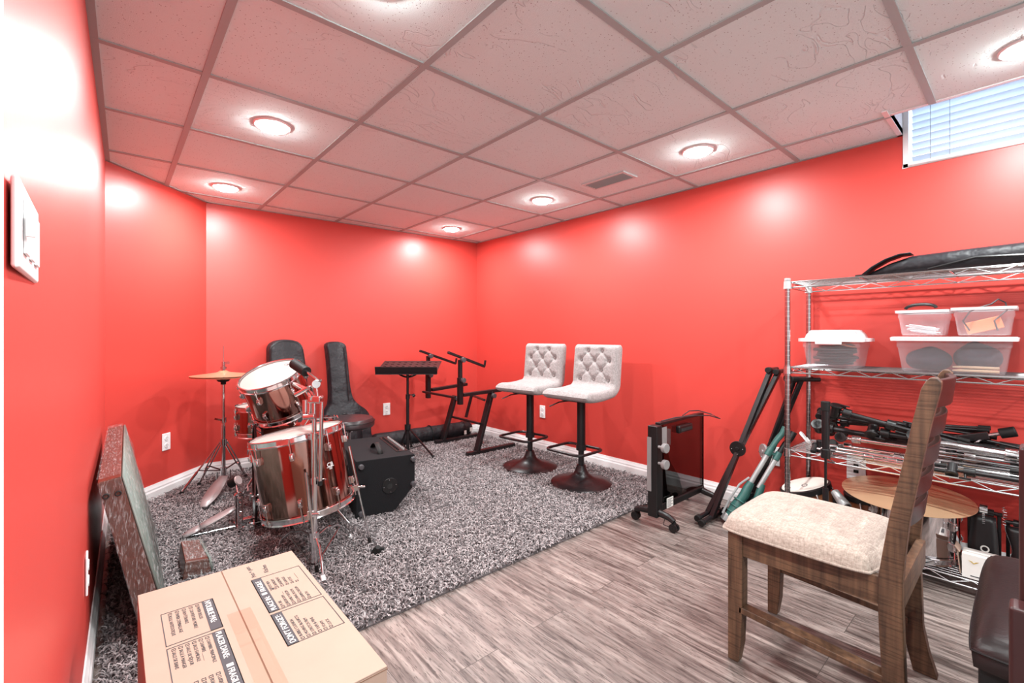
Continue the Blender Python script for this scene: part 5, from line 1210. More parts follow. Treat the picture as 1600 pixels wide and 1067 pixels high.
# boom with rubber counterweight
t = thing('cymbal_boom', 'black boom arm with a thick rubber counterweight on top of the right heap', 'cymbal boom', (2.78, 0.18, Z2 + .12))
b0, b1 = xpt(1462, 689, 2.80), xpt(1545, 680, 2.80)
obj('channel', MB().bar(b0, b1, 0.030, 0.030), 'black_metal', t, bevel=0.003)
obj('tube', MB().cyl(b1, xpt(1566, 677, 2.80), 0.008, n=12).bar(xpt(1534, 686, 2.79), xpt(1508, 699, 2.77), 0.006, 0.006), 'chrome', t)
obj('counterweight', MB().cyl(xpt(1562, 677.5, 2.80), xpt(1588, 674, 2.80), 0.021, n=24), 'rubber', t, bevel=0.003)
obj('rod', MB().cyl(xpt(1538, 687, 2.80), xpt(1598, 701, 2.80), 0.006, n=8), 'black_metal', t)
obj('rod', MB().cyl(xpt(1490, 684, 2.80), (2.80, 0.22, Z2 + .10), 0.008, n=8), 'black_metal', t)
t = thing('flat_rail', 'flat black metal rail lying across the right heap on the third tier', 'rail', (2.74, 0.16, Z2 + .12))
obj('rail', MB().bar(xpt(1462, 692, 2.74), xpt(1550, 703, 2.74), 0.05, 0.012), 'black_metal', t, bevel=0.002)
obj('lip', MB().bar(xpt(1462, 689, 2.715), xpt(1550, 700, 2.715), 0.004, 0.012), 'black_metal', t)
coil('cable', 'thin pale cable looped beside the front corner post on the third tier', (2.70, 0.775, Z2 + .05), 0.03, 'cable_white', 0.0018, 4, (.5, .8), 4, 8)
# thick-tubed upright stand in front of the shelf
ux, uy = 2.600, 0.658
t = thing('upright_stand', 'upright black stand with a thick capped upper tube in front of the shelf', 'stand', (ux, uy, 0))
obj('upper_tube', MB().cyl((ux, uy, 0.495), (ux, uy, 0.72), 0.0165, n=24), 'black_metal', t)
obj('cap', MB().cyl((ux, uy, 0.705), (ux, uy, 0.75), 0.0195, n=24), 'rubber', t, bevel=0.003)
obj('collar', MB().cyl((ux, uy, 0.475), (ux, uy, 0.52), 0.020, n=24), 'black', t, bevel=0.003)
obj('lower_tube', MB().cyl((ux, uy, 0.02), (ux, uy, 0.48), 0.006, n=12).cyl((ux, uy, 0.20), (ux, uy, 0.33), 0.014, 0.012, n=16), 'black_metal', t)
for a in (0.4, 2.5, 4.6): 
    obj('leg', MB().tube([(ux, uy, .17), (ux + .10 * cos(a), uy + .10 * sin(a), .008)] if a != 0.4 else [(ux, uy, .17), (ux - .02, uy + .11, .008)], 0.006, 8), 'black_metal', t)

# ------------------------------------------------------------------ bottom tier: hand drums, chrome tom with a cymbal, pedals, box
def hand_drum(label, base, top, r0, r1, headm, rimm, name='djembe'):
    base, top = Vector(base), Vector(top); ax = (top - base).normalized(); h = (top - base).length; Tm = ALIGN(base, ax)
    t = thing(name, label, 'hand drum', mtx=Tm)
    obj('shell', MB().lathe([(0, 0), (r0, 0), (r0 * 1.02, .01), (r0 * 1.08, h * .4), (r1 * .96, h * .8), (r1 * .96, h - .02)], n=48), 'djembe_wood', t, local=True)
    obj('drum_head', MB().lathe([(0, h + .002), (r1 * .94, h + .002), (r1 * .985, h - .004)], n=48), headm, t, local=True)
    obj('rim', MB().lathe([(r1 * .98, h - .035), (r1 * 1.06, h - .035), (r1 * 1.08, h - .008), (r1 * 1.0, h - .004), (r1 * .97, h - .006)], n=48), rimm, t, local=True)
    for k in range(6):
        a = k * pi / 3 + .3; obj('lug', MB().cyl((r1 * 1.05 * cos(a), r1 * 1.05 * sin(a), h - .03), (r1 * 1.08 * cos(a), r1 * 1.08 * sin(a), h * .45), 0.004, n=8).cyl((r1 * 1.02 * cos(a), r1 * 1.02 * sin(a), h * .42), (r1 * 1.12 * cos(a), r1 * 1.12 * sin(a), h * .42), 0.009, n=10), 'chrome', t, local=True)
    return t
hd1 = hand_drum('wooden hand drum with a pale skin head at the shelf corner, behind the chair seat', (2.80, 0.735, Z1), (2.775, 0.800, Z1 + .205), 0.10, 0.112, 'skin', 'black')
lt = RM[hd1.name]
elp = MB().lathe([(.016, 0), (.020, 0.0004), (.024, 0)], lt @ MT((0.03, 0.0, .2175 + .001)) @ Matrix.Diagonal((1, .6, 1, 1)), 32)
obj('logo', elp, 'ink', hd1)
hand_drum('darker hand drum with a black rim between the pale drum and the cymbal', (2.86, 0.505, Z1), (2.85, 0.53, Z1 + .215), 0.095, 0.105, 'slot', 'black')
tom = drum('chrome_tom_drum', 'grey mirror-wrapped tom drum on the bottom tier under the loose cymbal', 'drum', basis((2.81, 0.36, Z1 + 0.012), (0, 0, 1)), 0.155, 0.225, 6, wrap='chrome_wrap', phase=2.6)
cyp = Vector((2.760, 0.385, Z1 + .277)); cm = MT(cyp, rx=radians(1), ry=radians(-4)); Rc = 0.238
rc = thing('ride_cymbal', 'large loose bronze cymbal lying on the mirror tom drum', 'cymbal', mtx=cm)
cup = [(0.006, 0.022), (0.03, 0.019), (0.048, 0.008), (0.062, 0.003), (Rc * .6, -.006), (Rc, -.018)]
obj('plate', MB().lathe([(r, z + .0015) for r, z in cup] + [(r, z) for r, z in reversed(cup)], n=96), 'brass', rc, local=True)
for k, y in enumerate((0.0,)):
    rg = MB()
    for q in (.012, .018, .024, .030): rg.tube([(-.14 + q * cos(a) , -.03 + q * .7 * sin(a), .0035) for a in [pi + pi * i / 10 for i in range(11)]], 0.0012, 4)
    obj('printed_logo', rg, 'ink', rc, local=True)
# grey microphone-like clamp between
t = thing('drum_clamp', 'grey and black clamp resting between the dark hand drum and the cymbal', 'clamp', (2.68, 0.60, Z1))
c0 = xpt(1304, 768, 2.70); c1 = xpt(1322, 792, 2.66)
obj('arm', MB().cyl(c0, c1, 0.018, 0.026, n=20), 'light_grey', t)
obj('knob', MB().cyl(c1, c1 + (c1 - c0).normalized() * .035, 0.020, n=20), 'black', t, bevel=0.004)
obj('bracket', MB().tube([c0, Vector((c0.x + .03, c0.y, Z1 + .10)), Vector((c0.x + .03, c0.y + .01, Z1 + .004))], 0.012, 10), 'black', t)
# kick pedals
def kick_pedal(label, x, y, w, cut, lean, h=0.205):
    t = thing('kick_pedal', label, 'drum pedal', (x, y, Z1))
    # plate stands tilted, facing the room
    Tm = MT((x, y, Z1 + .004), ry=radians(lean))     # local y across, z up
    k = 9; P = []
    for i in range(k):
        u = i / (k - 1); ww = w * (0.5 + 0.12 * (cos(u * 2 * pi * 1.0) if cut else (1 - 1.6 * u)))
        P.append([Tm @ Vector((0, ww * s, h * u)) for s in (-1, -.5, 0, .5, 1)])
    pl = obj('footboard', MB().grid(P), 'black_metal', t, solid=0.006)
    if cut:
        cm_ = MB()
        for i in range(5): cm_.lathe([(.0085, 0), (.0125, .0008), (.014, 0)], Tm @ MT((-.0042, 0, .03 + i * .034), ry=-pi / 2) @ Matrix.Diagonal((.7, 1, 1, 1)), 20)
        obj('cutout_ring', cm_, 'chrome', pl)
        obj('edge_trim', MB().tube([Tm @ Vector((-.001, w * (0.5 + 0.12 * cos(u * 2 * pi)), h * u)) for u in [i / 16 for i in range(17)]], 0.0022, 6), 'chrome', pl)
        obj('edge_trim', MB().tube([Tm @ Vector((-.001, -w * (0.5 + 0.12 * cos(u * 2 * pi)), h * u)) for u in [i / 16 for i in range(17)]], 0.0022, 6), 'chrome', pl)
    else:
        m_ = MB()
        for i in range(2):
            for j in range(2): m_.box(-.0042, -.0036, -.020 + i * .020, -.002 + i * .020, .025 + j * .022, .045 + j * .022, Tm)
        obj('printed_squares', m_, 'paper', pl)
        obj('printed_ring', MB().lathe([(.009, 0), (.0115, .0006), (.014, 0)], Tm @ MT((-.0036, -.005, .088), ry=-pi / 2), 24), 'paper', pl)
    a = Tm @ Vector((0.01, 0, h + .015))
    obj('axle', MB().cyl(a - Vector((0, .055, 0)), a + Vector((0, .055, 0)), .008, n=12).cyl(a - Vector((0, .03, 0)), a + Vector((0, .03, 0)), .015, n=16), 'black_metal', t)
    for s in (-.045, .045):
        obj('upright', MB().bar(a + Vector((.012, s, .0)), Vector((a.x + .03, a.y + s, Z1 + .004)), .012, .02), 'black_metal', t, bevel=.002)
    c = obj('cam', MB().cyl(a - Vector((.0, .012, -.01)), a + Vector((0, .012, .01)), .022, n=20), 'chrome', t)
    ch = MB()
    for i in range(7): ch.cyl(a + Vector((-.018, -.004, -.005 - i * .008)), a + Vector((-.018, .004, -.005 - i * .008)), .0035, n=8)
    obj('chain', ch, 'chrome', t)
    obj('spring', MB().tube([a + Vector((.01 + .007 * cos(i * 1.3), -.06 + .007 * sin(i * 1.3), .03 - i * .0022)) for i in range(34)], .0013, 5), 'chrome', t)
kick_pedal('black drum pedal with white printed squares, behind the small white box', 2.77, 0.135, 0.085, False, 10, .225)
kick_pedal('black drum pedal with ringed cutouts, rightmost on the bottom tier', 2.78, 0.020, 0.085, True, 12, .20)
# white box with gold bird
def white_box():
    t = thing('cardboard_box', 'small white printed box with a gold bird mark on the bottom tier', 'box', (2.70, 0.115, Z1))
    x0, x1, y0, y1, z0, z1 = 2.645, 2.725, 0.035, 0.190, Z1, Z1 + .098
    obj('body', MB().box(x0, x1, y0, y1, z0, z1), 'paper', t, bevel=.001, seg=1)
    obj('bird_mark', MB().prism([(0, 0), (.016, .012), (.006, .010), (0, .004), (-.006, .010), (-.016, .012)], MT((x0 - .0006, .155, z0 + .062)) @ Matrix(((0, 0, -1, 0), (-1, 0, 0, 0), (0, 1, 0, 0), (0, 0, 0, 1))), 0, .0005), 'gold', t)
    pr = MB()
    for i in range(6): pr.box(x0 - .0006, x0, .06, .10 - .006 * (i % 2), z0 + .03 + i * .009, z0 + .032 + i * .009)
    pr.box(x0 - .0006, x0, .11, .165, z0 + .010, z0 + .014)
    obj('small_print', pr, 'ink', t)
    obj('flap', MB().box(-.036, .036, 0, .003, 0, .085, MT(((x0 + x1) / 2, y1 + .003, z0 + .01), rx=radians(-6))), 'cardboard', t)
    obj('flap', MB().box(-.036, .036, 0, .003, 0, .025, MT(((x0 + x1) / 2, y1 + .006, z1), rx=radians(-35))), 'cardboard', t)
    obj('top_print', MB().box(x0 + .01, x0 + .05, .045, .11, z1, z1 + .0006), 'ink', t)
white_box()

# ------------------------------------------------------------------ dining chair
def dining_chair():
    t = thing('dining_chair', 'dark brown wooden ladder-back dining chair with a beige woven seat', 'dining chair', (1.75, 0.43, 0))
    xn, xf = 1.535, 1.955
    # rear posts: side profile in (y, z)
    edge = [(596, 1446, 1471), (607, 1439, 1470), (660, 1425, 1455), (717, 1412, 1441.6), (808, 1389, 1421), (860, 1379, 1414), (899, 1372, 1410), (940, 1371, 1410), (990, 1373, 1412), (1067, 1378, 1415)]
    prof = []
    for y_, l, r in edge:
        a = xpt(l, y_, xn); b = xpt(r, y_, xn); prof.append((a.y, b.y, a.z))
    # continue below the frame to the floor, sweeping back
    lo = prof[-1]; prof += [(lo[0] + .001, lo[1] - .003, .13), (lo[0] - .008, lo[1] - .014, .07), (lo[0] - .024, lo[1] - .034, 0.0)]
    # smooth and keep within reason
    def post(x0, x1, dy=0.0):
        m = MB(); pts = [(a, z) for a, b, z in prof] + [(b, z) for a, b, z in reversed(prof)]
        top = prof[0]; pts[0] = (top[0] - .006, top[2]); pts.insert(0, ((top[0] + top[1]) / 2, top[2] + .008)); pts[-1] = (top[1] + .006, top[2])
        k = len(pts); vs = [(x0, y + dy, z) for y, z in pts] + [(x1, y + dy, z) for y, z in pts]
        n = len(prof); 
        # build as strip quads for a clean concave outline
        mm = MB(); rows = []
        for a, b, z in prof: rows.append(((a, z), (b, z)))
        cap = ((top[0] - .008, top[2] + .010), (top[1] + .008, top[2] + .010)); rows.insert(0, cap)
        V = []; F = []
        for (a, b) in rows:
            V += [(x0, a[0] + dy, a[1]), (x0, b[0] + dy, b[1]), (x1, b[0] + dy, b[1]), (x1, a[0] + dy, a[1])]
        R = len(rows)
        for i in range(R - 1):
            for j in range(4): F.append((i * 4 + j, i * 4 + (j + 1) % 4, (i + 1) * 4 + (j + 1) % 4, (i + 1) * 4 + j))
        F.append((0, 3, 2, 1)); F.append(((R - 1) * 4, (R - 1) * 4 + 1, (R - 1) * 4 + 2, (R - 1) * 4 + 3))
        return mm.add(V, F)
    obj('back_post', post(xn, xn + .034), 'chair_wood', t, bevel=.003, sharp=60)
    obj('back_post', post(xf - .034, xf, 0.012), 'chair_wood', t, bevel=.003, sharp=60)
    zs = 0.405
    def leg(x, y, sgn):
        s = .046; m = MB(); V = []; 
        for z, f, o in ((0, .72, .0), (.06, .90, .0), (.20, 1, 0), (zs + .02, 1, 0)):
            for sx, sy in ((0, 0), (1, 0), (1, 1), (0, 1)): V.append((x + s * (sx if sx == 0 or sgn > 0 else 1) * (f if sx else 1) + 0, y - s + s * (1 - (1 - sy) * f), z))
        F = []
        for i in range(3):
            for j in range(4): F.append((i * 4 + j, i * 4 + (j + 1) % 4, (i + 1) * 4 + (j + 1) % 4, (i + 1) * 4 + j))
        F += [(3, 2, 1, 0), (12, 13, 14, 15)]
        return m.add(V, F)
    obj('leg', leg(xn, 0.665, 1), 'chair_wood', t, bevel=.003)
    obj('leg', leg(xf - .046, 0.675, 1), 'chair_wood', t, bevel=.003)
    yb = prof[6][0]
    for x, dy in ((xn + .006, 0), (xf - .028, .01)):
        obj('apron', MB().box(x, x + .022, yb - .01, 0.625, zs - .055, zs + .020), 'chair_wood', t, bevel=.002)
    obj('apron', MB().box(xn + .04, xf - .04, 0.635, 0.657, zs - .055, zs + .020), 'chair_wood', t, bevel=.002)
    obj('apron', MB().box(xn + .03, xf - .03, yb - .05, yb - .028, zs - .055, zs + .020), 'chair_wood', t, bevel=.002)
    obj('stretcher', MB().bar((xn + .020, yb - .01, .155), (xn + .020, .63, .175), .020, .040, (1, 0, 0)), 'chair_wood', t, bevel=.002)
    obj('stretcher', MB().bar((xf - .020, yb - .01, .155), (xf - .020, .63, .175), .020, .040, (1, 0, 0)), 'chair_wood', t, bevel=.002)
    # seat pad
    x0, x1, y0, y1 = xn - .014, xf + .010, yb + .004, .695; P = []
    N_ = 26
    def se(u): return max(0.0, 1 - abs(u) ** 7) ** (1 / 3)
    rows = []
    for i in range(N_ + 1):
        u = -1 + 2 * i / N_; row = []
        for j in range(N_ + 1):
            v = -1 + 2 * j / N_
            # rounded-rectangle mapping
            c = 0.10; uu, vv = u, v
            k = 1 - 0.075 * (abs(u) * abs(v)) ** 4
            h = 0.047 * (se(u) * se(v)) ** 0.9 + 0.014 * (1 - u * u) * (1 - v * v)
            row.append(Vector(((x0 + x1) / 2 + (x1 - x0) / 2 * uu * k, (y0 + y1) / 2 + (y1 - y0) / 2 * vv * k, zs + .022 + h)))
        rows.append(row)
    m = MB().grid(rows)
    # underside
    low = [[Vector((p.x, p.y, zs + .018)) for p in r] for r in rows]; m.grid([list(reversed(r)) for r in low])
    # skirt
    ringT = [rows[0][j] for j in range(N_ + 1)] + [rows[i][N_] for i in range(1, N_ + 1)] + [rows[N_][j] for j in range(N_ - 1, -1, -1)] + [rows[i][0] for i in range(N_ - 1, 0, -1)]
    ringB = [Vector((p.x, p.y, zs + .018)) for p in ringT]; n = len(ringT); m.add([*ringT, *ringB], [(i, (i + 1) % n, n + (i + 1) % n, n + i) for i in range(n)])
    st_ = obj('seat', m, 'beige', t, sharp=70)
    obj('piping', MB().tube([Vector((p.x, p.y, zs + .022)) for p in ringT], .004, 8, closed=True), 'beige', st_)
    # curved ladder slats
    for zc_, hh_ in ((0.918, .075), (0.828, .056), (0.745, .056), (0.662, .056), (0.580, .056)):
        # y of the post centre at that height
        for i in range(len(prof) - 1):
            if prof[i][2] >= zc_ >= prof[i + 1][2]:
                f = (prof[i][2] - zc_) / (prof[i][2] - prof[i + 1][2]); yc = (prof[i][0] + prof[i][1]) / 2 * (1 - f) + (prof[i + 1][0] + prof[i + 1][1]) / 2 * f
        V = []; F = []; k = 14
        for i in range(k + 1):
            u = i / k; x = xn + .02 + (xf - xn - .04) * u; b = .006 - .026 * sin(pi * u); ht = hh_ / 2
            for dy, dz in ((-.008, -ht), (.008, -ht), (.008, ht), (-.008, ht)): V.append((x, yc + b + dy + dz * -.12, zc_ + dz))
        for i in range(k):
            for j in range(4): F.append((i * 4 + j, i * 4 + (j + 1) % 4, (i + 1) * 4 + (j + 1) % 4, (i + 1) * 4 + j))
        F += [(3, 2, 1, 0), (k * 4, k * 4 + 1, k * 4 + 2, k * 4 + 3)]
        obj('slat', MB().add(V, F), 'dark_slat', t, bevel=.003)
M['dark_slat'] = mat('dark_brown_lacquered_wood', (0.016, 0.008, 0.007), 0.34, spec=0.4, noise=0.3, nscale=10, stretch=(1, 8, 8))
dining_chair()

# ------------------------------------------------------------------ storage bench
t = thing('storage_bench', 'black faux-leather bench with a padded dark brown lid at the right edge', 'bench', (1.72, -0.13, 0))
bx0, bx1, by0, by1 = 1.39, 2.02, -0.40, 0.094
obj('box', MB().box(bx0 + .015, bx1 - .02, by0 + .02, by1 - .018, 0.0, .365), 'black', t, bevel=.004)
m = MB(); rows = []
N_ = 24
for i in range(N_ + 1):
    u = -1 + 2 * i / N_; row = []
    for j in range(N_ + 1):
        v = -1 + 2 * j / N_; k = 1 - .03 * (abs(u * v)) ** 4
        e = (max(0, 1 - abs(u) ** 10) * max(0, 1 - abs(v) ** 10)) ** .4
        row.append(Vector(((bx0 + bx1) / 2 + (bx1 - bx0) / 2 * u * k, (by0 + by1) / 2 + (by1 - by0) / 2 * v * k, .392 + .030 * e + .012 * (1 - u * u) * (1 - v * v))))
    rows.append(row)
m.grid(rows)
ringT = [rows[0][j] for j in range(N_ + 1)] + [rows[i][N_] for i in range(1, N_ + 1)] + [rows[N_][j] for j in range(N_ - 1, -1, -1)] + [rows[i][0] for i in range(N_ - 1, 0, -1)]
cxy = Vector(((bx0 + bx1) / 2, (by0 + by1) / 2, 0)); n = len(ringT)
ringB = [Vector((cxy.x + (p.x - cxy.x) * .985, cxy.y + (p.y - cxy.y) * .985, .352)) for p in ringT]
m.add([*ringT, *ringB], [(i, (i + 1) % n, n + (i + 1) % n, n + i) for i in range(n)] + [tuple(range(2 * n - 1, n - 1, -1))])
ld = obj('lid', m, 'bench', t, sharp=70)
obj('seam', MB().tube([Vector((p.x, p.y, .389)) for p in ringT], .0025, 6, closed=True), 'black', ld)

# ------------------------------------------------------------------ dark wooden frame cut by the right edge
t = thing('wooden_side_stand', 'dark cherry wooden furniture posts cut off by the right edge of the photo', 'stand', (1.08, -0.17, 0))
for x0, y1, zt2, w in ((0.985, 0.012, .909, .05), (0.945, 0.022, .690, .045)):
    pass
obj('post', MB().box(.985, 1.03, -.035, .012, 0, .909), 'dark_wood', t, bevel=.006)
obj('post', MB().box(1.14, 1.185, -.42, -.375, 0, .909), 'dark_wood', t, bevel=.006)
obj('post', MB().box(.985, 1.03, -.42, -.375, 0, .909), 'dark_wood', t, bevel=.006)
obj('side_board', MB().box(.945, .984, -.40, .021, .02, .690), 'dark_wood', t, bevel=.005)
obj('shelf_board', MB().box(.985, 1.185, -.42, -.03, .30, .325), 'dark_wood', t, bevel=.003)
obj('rail', MB().box(.99, 1.02, -.38, -.03, .82, .87), 'dark_wood', t, bevel=.003)

# ------------------------------------------------------------------ moving box
def moving_box():
    x0, x1, y0, y1, z1 = 0.047, 0.418, 0.86, 1.52, 0.40
    t = thing('moving_box', 'large printed cardboard moving box in the left foreground', 'box', ((x0 + x1) / 2, (y0 + y1) / 2, 0))
    obj('body', MB().box(x0, x1, y0, y1, 0, z1 - .004), 'cardboard', t, bevel=.003)
    xs = (x0 + x1) / 2 - .002; zt = z1
    f1 = obj('flap', MB().box(x0, xs - .0012, y0 + .001, y1 - .001, z1 - .004, z1), 'cardboard', t, bevel=.0012)
    f2 = obj('flap', MB().box(xs + .0012, x1, y0 + .001, y1 - .001, z1 - .004, z1), 'cardboard', t, bevel=.0012)
    obj('seam_gap', MB().box(xs - .0012, xs + .0012, y0 + .001, y1 - .002, z1 - .004, z1 - .0015), 'cardboard_edge', t)
    obj('crease', MB().box(x1 - .0006, x1 + .0006, y0, y1, z1 - .0062, z1 - .0045).box(x0, x1, y0 - .0006, y0 + .0004, z1 - .0062, z1 - .0045), 'cardboard_edge', t)
    obj('packing_tape', MB().box(xs - .026, xs + .024, y0, y0 + .41, z1 + .0002, z1 + .0006), 'tape', t)
    ztx = z1 + .0008
    def rect(nm, a0, a1, b0, b1, w, par):
        obj(nm, MB().box(a0, a1, b0, b0 + w, z1, ztx).box(a0, a1, b1 - w, b1, z1, ztx).box(a0, a0 + w, b0, b1, z1, ztx).box(a1 - w, a1, b0, b1, z1, ztx), 'ink', par)
    RR = lambda x, y: MT((x, y, ztx - .0004), rz=pi / 2)       # reads away from the viewer
    RL = lambda x, y: MT((x, y, ztx - .0004), rz=-pi / 2)
    def checks(par, xs_, ys_, s=.0075):
        m = MB()
        for x in xs_:
            for y in ys_:
                for a in ((x, x + .001, y, y + s), (x + s - .001, x + s, y, y + s), (x, x + s, y, y + .001), (x, x + s, y + s - .001, y + s)): m.box(*a[:2], *a[2:], z1, ztx)
        return m
    # right flap: PLACE IN panel (far), DON'T FORGET panel (near)
    ax0, ax1 = xs + .052, x1 - .012
    rect('printed_frame', ax0, ax1, 1.21, 1.405, .0016, f2); obj('printed_band', MB().box(ax0, ax0 + .024, 1.21, 1.405, z1, ztx), 'ink', f2)
    rect('printed_frame', ax0, ax1, 1.055, 1.200, .0016, f2); obj('printed_band', MB().box(ax0, ax0 + .024, 1.055, 1.200, z1, ztx), 'ink', f2)
    text('lettering', 'PLACE IN:', .0170, RR(ax0 + .005, 1.216) @ MT((0, 0, .0008)), 'paper', f2, ext=.0003)
    text('lettering', 'FRAGILE', .0170, RR(ax0 + .005, 1.322) @ MT((0, 0, .0008)), 'paper', f2, ext=.0003)
    obj('printed_block', MB().box(ax0 + .006, ax0 + .018, 1.304, 1.314, ztx, ztx + .0004), 'paper', f2)
    text('lettering', "DON'T FORGET:", .0175, RR(ax0 + .005, 1.060) @ MT((0, 0, .0008)), 'paper', f2, ext=.0003)
    body = 'M. BR.\nBEDROOM ___\nFAMILY ROOM\nLIVING ROOM\nDINING ROOM\nBATH'
    text('lettering', body, 0.0098, RR(ax0 + .028, 1.226), 'ink', f2, line=1.30)
    text('lettering', 'KITCHEN\nLAUNDRY\nBASEMENT\nGARAGE\nATTIC\n________', 0.0098, RR(ax0 + .028, 1.330), 'ink', f2, line=1.30)
    text('lettering', 'BUBBLE CUSHION\nMOVING BLANKETS\nSTRETCH FILM\nTAPE & PENS\nFOAM\nLOCK', 0.0098, RR(ax0 + .028, 1.072), 'ink', f2, line=1.30)
    st = [ax0 + .0295 + i * .01235 for i in range(6)]
    obj('checkbox', checks(f2, st, (1.215,)), 'ink', f2); obj('checkbox', checks(f2, st, (1.318,)), 'ink', f2); obj('checkbox', checks(f2, st, (1.060,)), 'ink', f2)
    obj('pen_mark', MB().bar((ax0 + .028, 1.314, z1 + .0006), (ax0 + .042, 1.328, z1 + .0006), .0012, .0006).bar((ax0 + .028, 1.328, z1 + .0006), (ax0 + .042, 1.314, z1 + .0006), .0012, .0006), 'ink', f2)
    def scribble(nm, s, x, y, size, ang):
        o = text(nm, s, size, MT((x, y, ztx - .0004), rz=pi / 2 + ang), 'ink', f2)
    scribble('handwriting', 'Pots + pans', ax0 + .004, 1.418, .0160, .05); scribble('handwriting', 'Kitchen', ax0 + .036, 1.425, .0165, -.06)
    # left flap, upside down the other way
    bx1_, bx0_ = xs - .040, x0 + .038
    rect('printed_frame', bx0_, bx1_, 1.225, 1.375, .0016, f1); obj('printed_band', MB().box(bx1_ - .024, bx1_, 1.225, 1.375, z1, ztx), 'ink', f1)
    rect('printed_frame', bx0_, bx1_, 0.985, 1.215, .0016, f1); obj('printed_band', MB().box(bx1_ - .024, bx1_, 0.985, 1.215, z1, ztx), 'ink', f1)
    text('lettering', "N'OUBLIE PAS:", .0175, RL(bx1_ - .005, 1.370) @ MT((0, 0, .0008)), 'paper', f1, ext=.0003)
    text('lettering', 'PLACER DANS:', .0165, RL(bx1_ - .005, 1.210) @ MT((0, 0, .0008)), 'paper', f1, ext=.0003)
    text('lettering', 'FRAGILE', .0165, RL(bx1_ - .005, 1.062) @ MT((0, 0, .0008)), 'paper', f1, ext=.0003)
    obj('printed_block', MB().box(bx1_ - .018, bx1_ - .006, 1.068, 1.078, ztx, ztx + .0004), 'paper', f1)
    text('lettering', "PAPIER BULLES\nCOUVERTURE MOBILE\nFILM ÉTIRABLE\nPAPIER D'EMBALLAGE\nBULLE ANTISTATIQUE", 0.0096, RL(bx1_ - .029, 1.356), 'ink', f1, line=1.44)
    text('lettering', 'CHAMBRE PRINCIPALE\nCHAMBRE ______\nSALLE FAMILIALE\nSALLE DE SÉJOUR\nSALLE À MANGER\nSALLE DE BAINS', 0.0092, RL(bx1_ - .029, 1.196), 'ink', f1, line=1.32)
    text('lettering', 'CUISINE\nBUANDERIE\nSOUS-SOL\nGARAGE\nBUREAU', 0.0092, RL(bx1_ - .029, 1.055), 'ink', f1, line=1.32)
    obj('checkbox', checks(f1, [bx1_ - .0375 - i * .0136 for i in range(5)], (1.360,)), 'ink', f1)
    obj('checkbox', checks(f1, [bx1_ - .0375 - i * .012 for i in range(6)], (1.200,)), 'ink', f1)
    obj('checkbox', checks(f1, [bx1_ - .0375 - i * .012 for i in range(5)], (1.058,)), 'ink', f1)
moving_box()

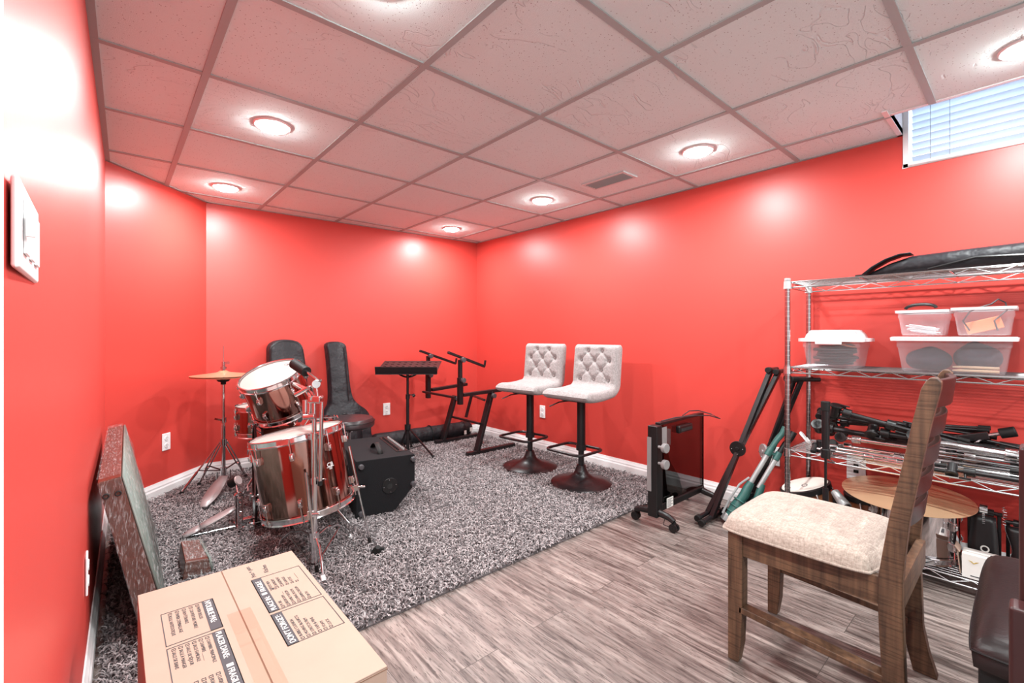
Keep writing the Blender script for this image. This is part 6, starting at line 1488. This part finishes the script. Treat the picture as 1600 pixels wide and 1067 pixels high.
# ------------------------------------------------------------------ wrapped panel leaning on the left wall and a wrapped bundle
def wrapped(name, label, cat, quad_n, quad_f, foam=True):
    """quad: four (x, y, z) corners of the near end (front-bottom, front-top, back-top, back-bottom) and the far end"""
    c = sum((Vector(q) for q in quad_n + quad_f), Vector()) / 8; t = thing(name, label, cat, (c.x, c.y, 0))
    def hull(k, m, nm, par=None, solid=0, bev=0.004):
        V = [Vector(q) + (Vector(q) - Vector((c.x, Vector(q).y, c.z))).normalized() * k + Vector((0, -k if i < 4 else k, 0)) for i, q in enumerate(quad_n + quad_f)]
        V = [Vector((v.x, v.y, max(v.z, RZ - .004))) for v in V]
        return obj(nm, MB().add(V, [(0, 1, 2, 3), (7, 6, 5, 4), (0, 4, 5, 1), (1, 5, 6, 2), (2, 6, 7, 3), (3, 7, 4, 0)]), m, t, bevel=bev)
    hull(0, 'wrapped_wood', 'board')
    if foam:
        q0, q1, p0, p1 = Vector(quad_n[0]), Vector(quad_n[1]), Vector(quad_f[0]), Vector(quad_f[1])
        nx = Vector((.004, 0, .001)); V = [q0 + nx, q1 + nx, p1 + nx, p0 + nx]
        obj('foam_sheet', MB().add(V, [(0, 1, 2, 3)]), 'foam_green', t, solid=.006)
    # loose wrap: subdivided shell with wrinkles
    V = [Vector(q) for q in quad_n + quad_f]; m = MB(); rnd = random.Random(3)
    def face(a, b, c_, d, nu, nv, nrm):
        P = []
        for i in range(nu + 1):
            row = []
            for j in range(nv + 1):
                u, v_ = i / nu, j / nv; p = (V[a] * (1 - u) + V[b] * u) * (1 - v_) + (V[d] * (1 - u) + V[c_] * u) * v_
                e = min(u, 1 - u, v_, 1 - v_); k = .010 + (.007 * sin(u * 19 + v_ * 31) * sin(u * 7 - v_ * 43) if e > 0 else 0)
                row.append(p + nrm * k)
            P.append(row)
        m.grid(P)
    d = (V[4] - V[0]).normalized()
    nf = (V[1] - V[0]).cross(d).normalized(); nf = nf if nf.x > 0 else -nf
    nt_ = (V[2] - V[1]).cross(d).normalized(); nt_ = nt_ if nt_.z > 0 else -nt_
    face(0, 1, 5, 4, 24, 40, nf); face(1, 2, 6, 5, 6, 40, nt_); face(0, 1, 2, 3, 24, 6, -d); face(4, 5, 6, 7, 24, 6, d)
    obj('stretch_film', m, 'film', t, sharp=80)
    return t
wp = wrapped('wrapped_tabletop', 'plastic-wrapped brown wooden tabletop leaning on its long edge against the left wall', 'wrapped tabletop',
        [(.152, 2.0, .014), (.020, 2.0, .600), (-.040, 2.0, .590), (.080, 2.0, .014)], [(.165, 3.14, .014), (.040, 3.14, .600), (-.020, 3.14, .590), (.095, 3.14, .014)])
hol = MB()
for x, z in ((-.018, .545), (.012, .548)): hol.tube([Vector((x + .007 * cos(a), 1.988, z + .007 * sin(a))) for a in [k * pi / 8 for k in range(16)]], .0025, 6, closed=True)
obj('bolt_hole', hol, 'slot', wp)
wrapped('wrapped_bundle', 'short plastic-wrapped bundle with green foam on the rug behind the cardboard box', 'wrapped bundle',
        [(.330, 2.41, .014), (.320, 2.42, .075), (.235, 2.42, .085), (.225, 2.41, .014)], [(.325, 2.62, .014), (.305, 2.60, .105), (.235, 2.60, .115), (.225, 2.62, .014)])
